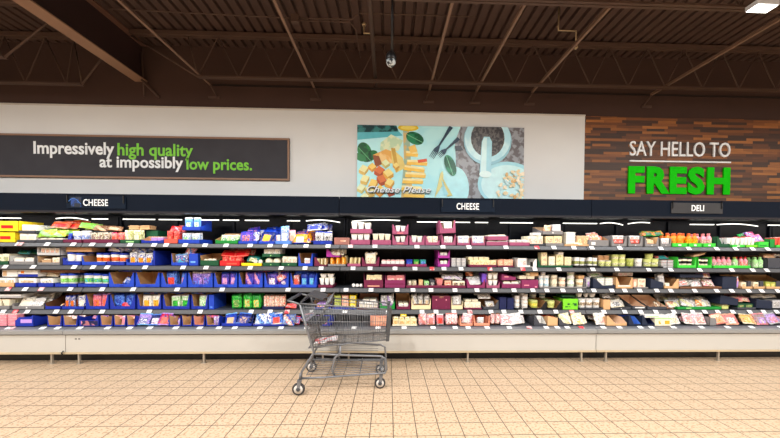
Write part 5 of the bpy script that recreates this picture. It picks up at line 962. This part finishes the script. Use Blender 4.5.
K(r,719,738,'dnavy',9.5,'tilted navy carton on packs',lift=5,tilt=6,inner='dnavy',hr=7,hb=9,depth=.3); K(r,737,756,'dgrey',2.4,'grey tray of green and tan packs',inner='dgrey'); P(r,738,755,'block','dgreen,tan/green',2,5,'green and tan packet in the grey tray',lift=.4,nd=2); PILE(r,734,757,6,6,'rose/pink,meat/ivory,peach;pink/ivory,coral/rose,ivory','pink sliced salami bag on the grey tray',wpx=12,hpx=6,lift=6.5,dy=.05)
K(r,755.5,772,'dnavy',9,'navy carton at the right end',hl=10,hr=8,inner='white',hb=9,tilt=3,lift=1); P(r,773.5,790,'block','ltgrey,white/grey',2,8,'white and grey pack at the right edge',lift=1,nd=2); PILE(r,756,790,2,4,'ivory/white,ltgrey,white','white bag lying over the right navy carton',wpx=13,hpx=4,lift=10.5,dy=.08)
# ================= bottom deck =================
r = 4
D = dict(depth=.4)
P(r,-16,16,'slab','pink,rose/white',3,11,'pink and white striped flat pack at the far left',stack=4,nd=1,jit=0,d=.1,tight=.95)
K(r,15,34,'blue',9,'blue carton with a slanting front and lilac label',hl=6,hr=11,inner='blue',hb=11,label=('lilac',.3,.9,3.5,7),**D)
def N(x0, x1, look, col='blue', he=11, nt=.12, inner='kraft2', hf=1.5, **k): return K(r,x0,x1,col,hf,look,he=he,hb=k.pop('hb',11),nt=nt,inner=inner,**D,**k)
N(47,62,'notched brown lined carton, first on the deck'); N(62.8,78,'notched tan carton, second on the deck',inner='tan')
PILE(r,50,82,2,4,'pink/white,rose/ivory,white','pink and white bag lying over the first notched cartons',wpx=16,hpx=5,lift=10.5,dy=.12)
K(r,79,99,'blue',6,'blue carton with a pink print panel',hl=6,hr=12,inner='blue',hb=12,label=('pink/navy',.1,.95,1,5.6),**D); PILE(r,84,104,3,3,'pink/blue,lilac/rose,pink','pink and lilac bag on the pink print carton',wpx=13,hpx=5,lift=9,dy=.08)
N(100,113,'notched blue carton, left of three close ones'); N(113.6,126,'notched blue carton, middle of three close ones'); N(126.6,135.5,'notched blue carton, right of three close ones')
P(r,104,111,'bag','rose/pink,pink/white,pink',1,9,'pink bag in the left close carton',dy=.1); P(r,117,124,'bag','lilac/pink,pink,white',1,9,'lilac pink bag in the middle close carton',dy=.04,lean=10)
PILE(r,104,138,2,4,'pink/rose,peach/ivory,pink','pink bag lying behind the three close cartons',wpx=14,hpx=5,lift=10.5,dy=.1)
PILE(r,133,170,12,15,'blue/white,ltblue/blue,blue2;blue2/lilac,white/blue,sky;blue/navy,lilac/white,ltblue','blue and white swirl bag heaped on the deck',wpx=13,hpx=9)
PILE(r,156,172,9,4,'red/lilac,rose/blue,white;blue/red,coral,lilac','red and blue bag at the end of the swirl heap',wpx=12,hpx=8,dy=.01)
N(168.5,181,'notched brown lined carton after the swirl heap'); N(181.6,192.5,'notched brown lined carton, narrow'); N(193,205,'notched brown lined carton with orange bags',inner='peach')
P(r,176,181,'bag','blue/white,lilac,blue2',1,7,'blue white bag in the carton after the heap',dy=.012); P(r,190,192.6,'bag','blue,ltblue,blue',1,7,'slim blue bag in the narrow carton',dy=.012)
N(205.6,220,'notched tan carton with purple bags'); P(r,212,219,'bag','purple/white,blue/lilac,lilac',2,9,'purple and white bag in the tan carton',dy=.02); PILE(r,196,221,3,4,'blue/coral,orange/blue,navy','dark blue and orange bag behind the tan cartons',wpx=13,hpx=5,lift=10,dy=.12)
K(r,221,252,'blue',3,'blue tray of crumpled deep blue bags',inner='blue',**D); PILE(r,221,252,12,12,'blue/ltblue,blue/navy,blue2;blue/navy,tan/blue,ltblue;blue2/blue,tan,sky','deep blue crumpled bag with tan spots',wpx=13,hpx=9)
K(r,252.6,285,'blue',2,'blue tray of pale and sky blue bags',inner='kraft2',**D); PILE(r,252,286,12,13,'ltblue/white,sky/blue,white;blue2/sky,ltgrey/ltblue,blue;sky/blue,blue/white,ltblue','pale blue curled bag on the deck',wpx=13,hpx=9)
PILE(r,268,304,12,12,'blue/ltblue,red/coral,white;coral/ltblue,blue/white,red;ltblue/grey,coral/white,blue','blue and red curled bag near the cart rear',wpx=13,hpx=9,dy=.02)
PILE(r,302,322,11,7,'grey/lilac,pink/grey,ltblue;blue/grey,lilac/grey,pink','grey lilac bag seen through the cart seat',wpx=13,hpx=9)
K(r,322,331,'blue',12,'blue upright carton seen through the cart basket',inner='blue',label=('pink/blue',.05,.5,2,10),**D)
K(r,370,391,'salmon',11,'peach carton seen through the cart front',inner='peach',label=('salmon/peach',.1,.9,2,9),hb=12,**D); 
K(r,392,417.5,'ivory',1.6,'pale tray of cream cheese packs',inner='ivory',**D); P(r,392.5,417,'block','cream,ivory/gold',4,6,'lower cream packet right of the cart',lift=.4,nd=3); P(r,393,416,'block','ivory,cream/gold',4,5.4,'upper cream packet right of the cart',lift=6.4,nd=1,jit=2,d=.09,dy=.012); P(r,400,407,'block','yellow,cream',1,2,'small yellow packet on top of the cream ones',lift=12,d=.05)
MT = 'pink/white,rose/meat,white;white/pink,meat/coral,ivory;ivory/peach,rose/white,pink'
P(r,418.5,436,'bag','white/pink,rose/meat,peach',2,11.4,'white and rose meat pack, left on the deck',nd=4,lean=12,jit=2,d=.06); P(r,436.5,445,'bag','pink/rose,coral/red,white',1,11.4,'rose and coral meat pack on the deck',nd=4,lean=12,d=.06); P(r,445.5,459,'bag','pink/white,red/white,meat',1,12,'wide red and white meat pack',nd=4,lean=12,vs=2,d=.06)
K(r,459.5,473,'salmon',2.4,'salmon carton with a big white pack',hl=11,hr=5,inner='peach',nt=.12,**D); P(r,461,473,'bag','white/pink,ltgrey/white,white',1,11,'big white bag in the salmon carton',nd=3,lean=15,roll=12,lift=.5)
K(r,473.5,490,'salmon',3,'salmon carton with a small white pouch',he=12,inner='salmon',nt=.1,hb=12,**D); P(r,477,485,'bag','white/ltgrey,teal/white,white',1,7.6,'small white pouch in the salmon carton',nd=1,lift=.4,vs=2)
P(r,490,501,'bag','white/rose,meat/white,brown',2,12,'rose and white streaked bag on the deck',nd=4,lean=10,roll=10,d=.06)
PILE(r,500,533,13,18,'white/pink,white/rose,white;white,ltgrey/pink,ivory;white/ltgrey,pink/white,white','white bag with pink specks in the deck heap',wpx=13,hpx=9,depth=.34)
K(r,533.5,546.5,'dgrey',3,'dark slanted carton with white packs, left',hl=12,hr=2,inner='white',nt=.46,hb=12,**D); P(r,540,546,'slab','white,ltgrey',1,8,'white pack in the left slanted carton',stack=2,dy=.12,jit=0)
K(r,547,558,'kraft2',10.5,'orange brown carton between slanted ones',hr=8,inner='dorange',hb=12,**D)
K(r,558.5,570,'dgrey',3,'dark slanted carton with cream packs, right',hl=8,hr=2,inner='ivory',nt=.46,hb=10,**D)
PILE(r,560,597,12,20,'cream/ivory,ltolive/cream,white;ivory/white,cream/tan,cream;white/cream,gold/ivory,ivory','cream and yellow bag in the deck heap',wpx=12,hpx=8,depth=.34)
PILE(r,596,616,12,10,'white/ivory,ltgrey/white,white;ivory/white,pink/ivory,white','white bag left of the brown deck flap',wpx=12,hpx=8,depth=.3)
K(r,606,627,'kraft2',2.2,'brown deck carton with a sloping flap',hl=10,hr=3,hb=11,nt=.45,inner='paletan',**D)
K(r,628,641,'dnavy',2,'dark navy slanted carton, left of the pair',hl=12,hr=2,nt=.46,hb=12,inner='ltblue',depth=.42); K(r,641.5,655,'dnavy',2,'dark navy slanted carton, right of the pair',hl=12,hr=2,nt=.46,hb=12,inner='navy',depth=.42)
BX(r,655,671.5,'ivory',8.2,'white and green box with gold seals',depth=.38,marks=[('gold/ivory',.1,.4,.2,.65),('gold/ivory',.6,.9,.2,.65),('ltgreen',0,1,.86,.98),('ltgrey',.49,.51,.05,.85)],top='white',nm='cheese_box',cat='box')
BX(r,645,668,'white',2.6,'white lid box stacked on the gold seal box',lift=8.4,depth=.1,marks=[('ltgreen',.05,.6,.3,.6)],nm='cheese_box',cat='box')
PILE(r,671,688,10,7,'brown/ivory,tan/white,ivory;white/ltgrey,kraft/ivory,white','brown and white bag right of the gold seal box',wpx=11,hpx=8,depth=.3)
PILE(r,684,713,12,16,'white/pink,ivory/rose,white;pink/white,rose/ivory,ltgrey','white and pink bag in the right deck heap',wpx=12,hpx=8,depth=.34)
K(r,709.5,716.5,'grey',8,'narrow grey divider carton on the deck',hl=9,hr=6,inner='grey',hb=10,**D)
PILE(r,715,746,10,16,'salmon/ivory,orange/peach,meat;peach/meat,coral/orange,ivory;meat/rose,salmon/white,peach','orange salmon coloured meat bag on the deck',wpx=13,hpx=8,depth=.34)
PILE(r,743,775,10,16,'cheese/tan,cream/gold,ivory;gold/peach,cheese/ivory,tan','golden yellow bag at the right of the deck',wpx=13,hpx=8,depth=.3)
PILE(r,700,752,3,7,'brown/meat,rose/brown,meat','brown red bag lying at the back of the deck',wpx=14,hpx=5,lift=11,dy=.16); PILE(r,757,796,11,10,'grey/lilac,lilac/rose,ltgrey;rose/grey,grey/lilac,pink','greyish lilac bag at the right edge of the deck',wpx=14,hpx=8,dy=.1)
# ---------------------------------------------------------------- labels
from collections import Counter
ROWT = ['on the top shelf', 'on the second shelf', 'on the middle shelf', 'on the fourth shelf', 'on the bottom deck']
ORD = ['leftmost', 'second-from-left', 'third-from-left', 'fourth-from-left', 'fifth-from-left', 'sixth-from-left', 'seventh-from-left', 'eighth-from-left', 'ninth-from-left', 'tenth-from-left', 'eleventh-from-left', 'twelfth-from-left']+['%dth-from-left' % k for k in range(13, 40)]
LEV = ['lowest', 'second-layer', 'third-layer', 'fourth-layer', 'fifth-layer', 'sixth-layer', 'seventh-layer', 'eighth-layer']
KIND = [('pouch', 'pouch'), ('meat', 'meat_pack'), ('snack', 'snack_bag'), ('cheese bag', 'cheese_bag'), ('windowed', 'windowed_bag'), ('window', 'windowed_bag'), ('crinkled', 'crinkled_bag'), ('crumpled', 'crinkled_bag'), ('swirl', 'crinkled_bag'), ('curled', 'crinkled_bag'), ('green', 'salad_cheese_bag'), ('tan', 'sliced_cheese_bag'), ('pink', 'ham_bag'), ('rose', 'ham_bag'), ('blue', 'cheese_bag')]
KIND[10] = ('heap', 'small_bag')
for obs, row, px, look, cat, isbox in LBL:
    base = look if ('shelf' in look or 'deck' in look) else look+' '+ROWT[row]
    if len(base.split()) > 16: base = look+', '+ROWNAME[row]
    if obs[0].name.startswith('bag'):
        nm = next((k[1] for k in KIND if k[0] in look), 'bag')
        for o in obs: o.name = nm
        cat = nm.replace('_', ' ')
    n = len(obs); X0 = min(o.location.x for o in obs)
    ys = sorted(set(round(o.location.y-ROWY[row], 2) for o in obs)); zs = sorted(set(round(o.location.z, 2) for o in obs))
    keys = {}
    gridlike = not any(o.get('heap') for o in obs)
    for o in obs:
        o['category'] = cat
        if n > 1: o['group'] = base
        if n == 1: o['label'] = base; continue
        if gridlike: ix, iy, iz = o['cell']; nx, ny, nz = o['cells']; 
        else: ix, iy, iz = o['cell'][0], 0, o['cell'][1]; nx, ny, nz = o['cells'][0], 1, o['cells'][1]
        w_ = []
        if ny > 1: w_.append(('front', 'rear')[iy] if ny == 2 else ('front', 'second-row', 'third-row', 'rear')[iy])
        if nz > 1: w_.append(('lower', 'upper')[iz] if nz == 2 else LEV[iz])
        if nx > 1: w_.append(('left', 'right')[ix] if nx == 2 else (('left', 'middle', 'right')[ix] if nx == 3 else ORD[ix]))
        pre = ' '.join(w_)
        l = pre+' '+base
        if len(l.split()) > 16: l = pre+' '+look+', '+ROWNAME[row] if len((pre+' '+look).split()) <= 14 else pre+' '+look
        o['label'] = ' '.join(l.split()[:16])
    for o in obs:
        for k in ('cell', 'cells', 'heap'):
            if k in o: del o[k]
dup = [k for k, v in Counter(o['label'] for l in LBL for o in l[0]).items() if v > 1]
print('DUPLABELS', dup, 'LONG', [o['label'] for l in LBL for o in l[0] if len(o['label'].split()) > 16], 'N', sum(len(l[0]) for l in LBL), len(LBL))
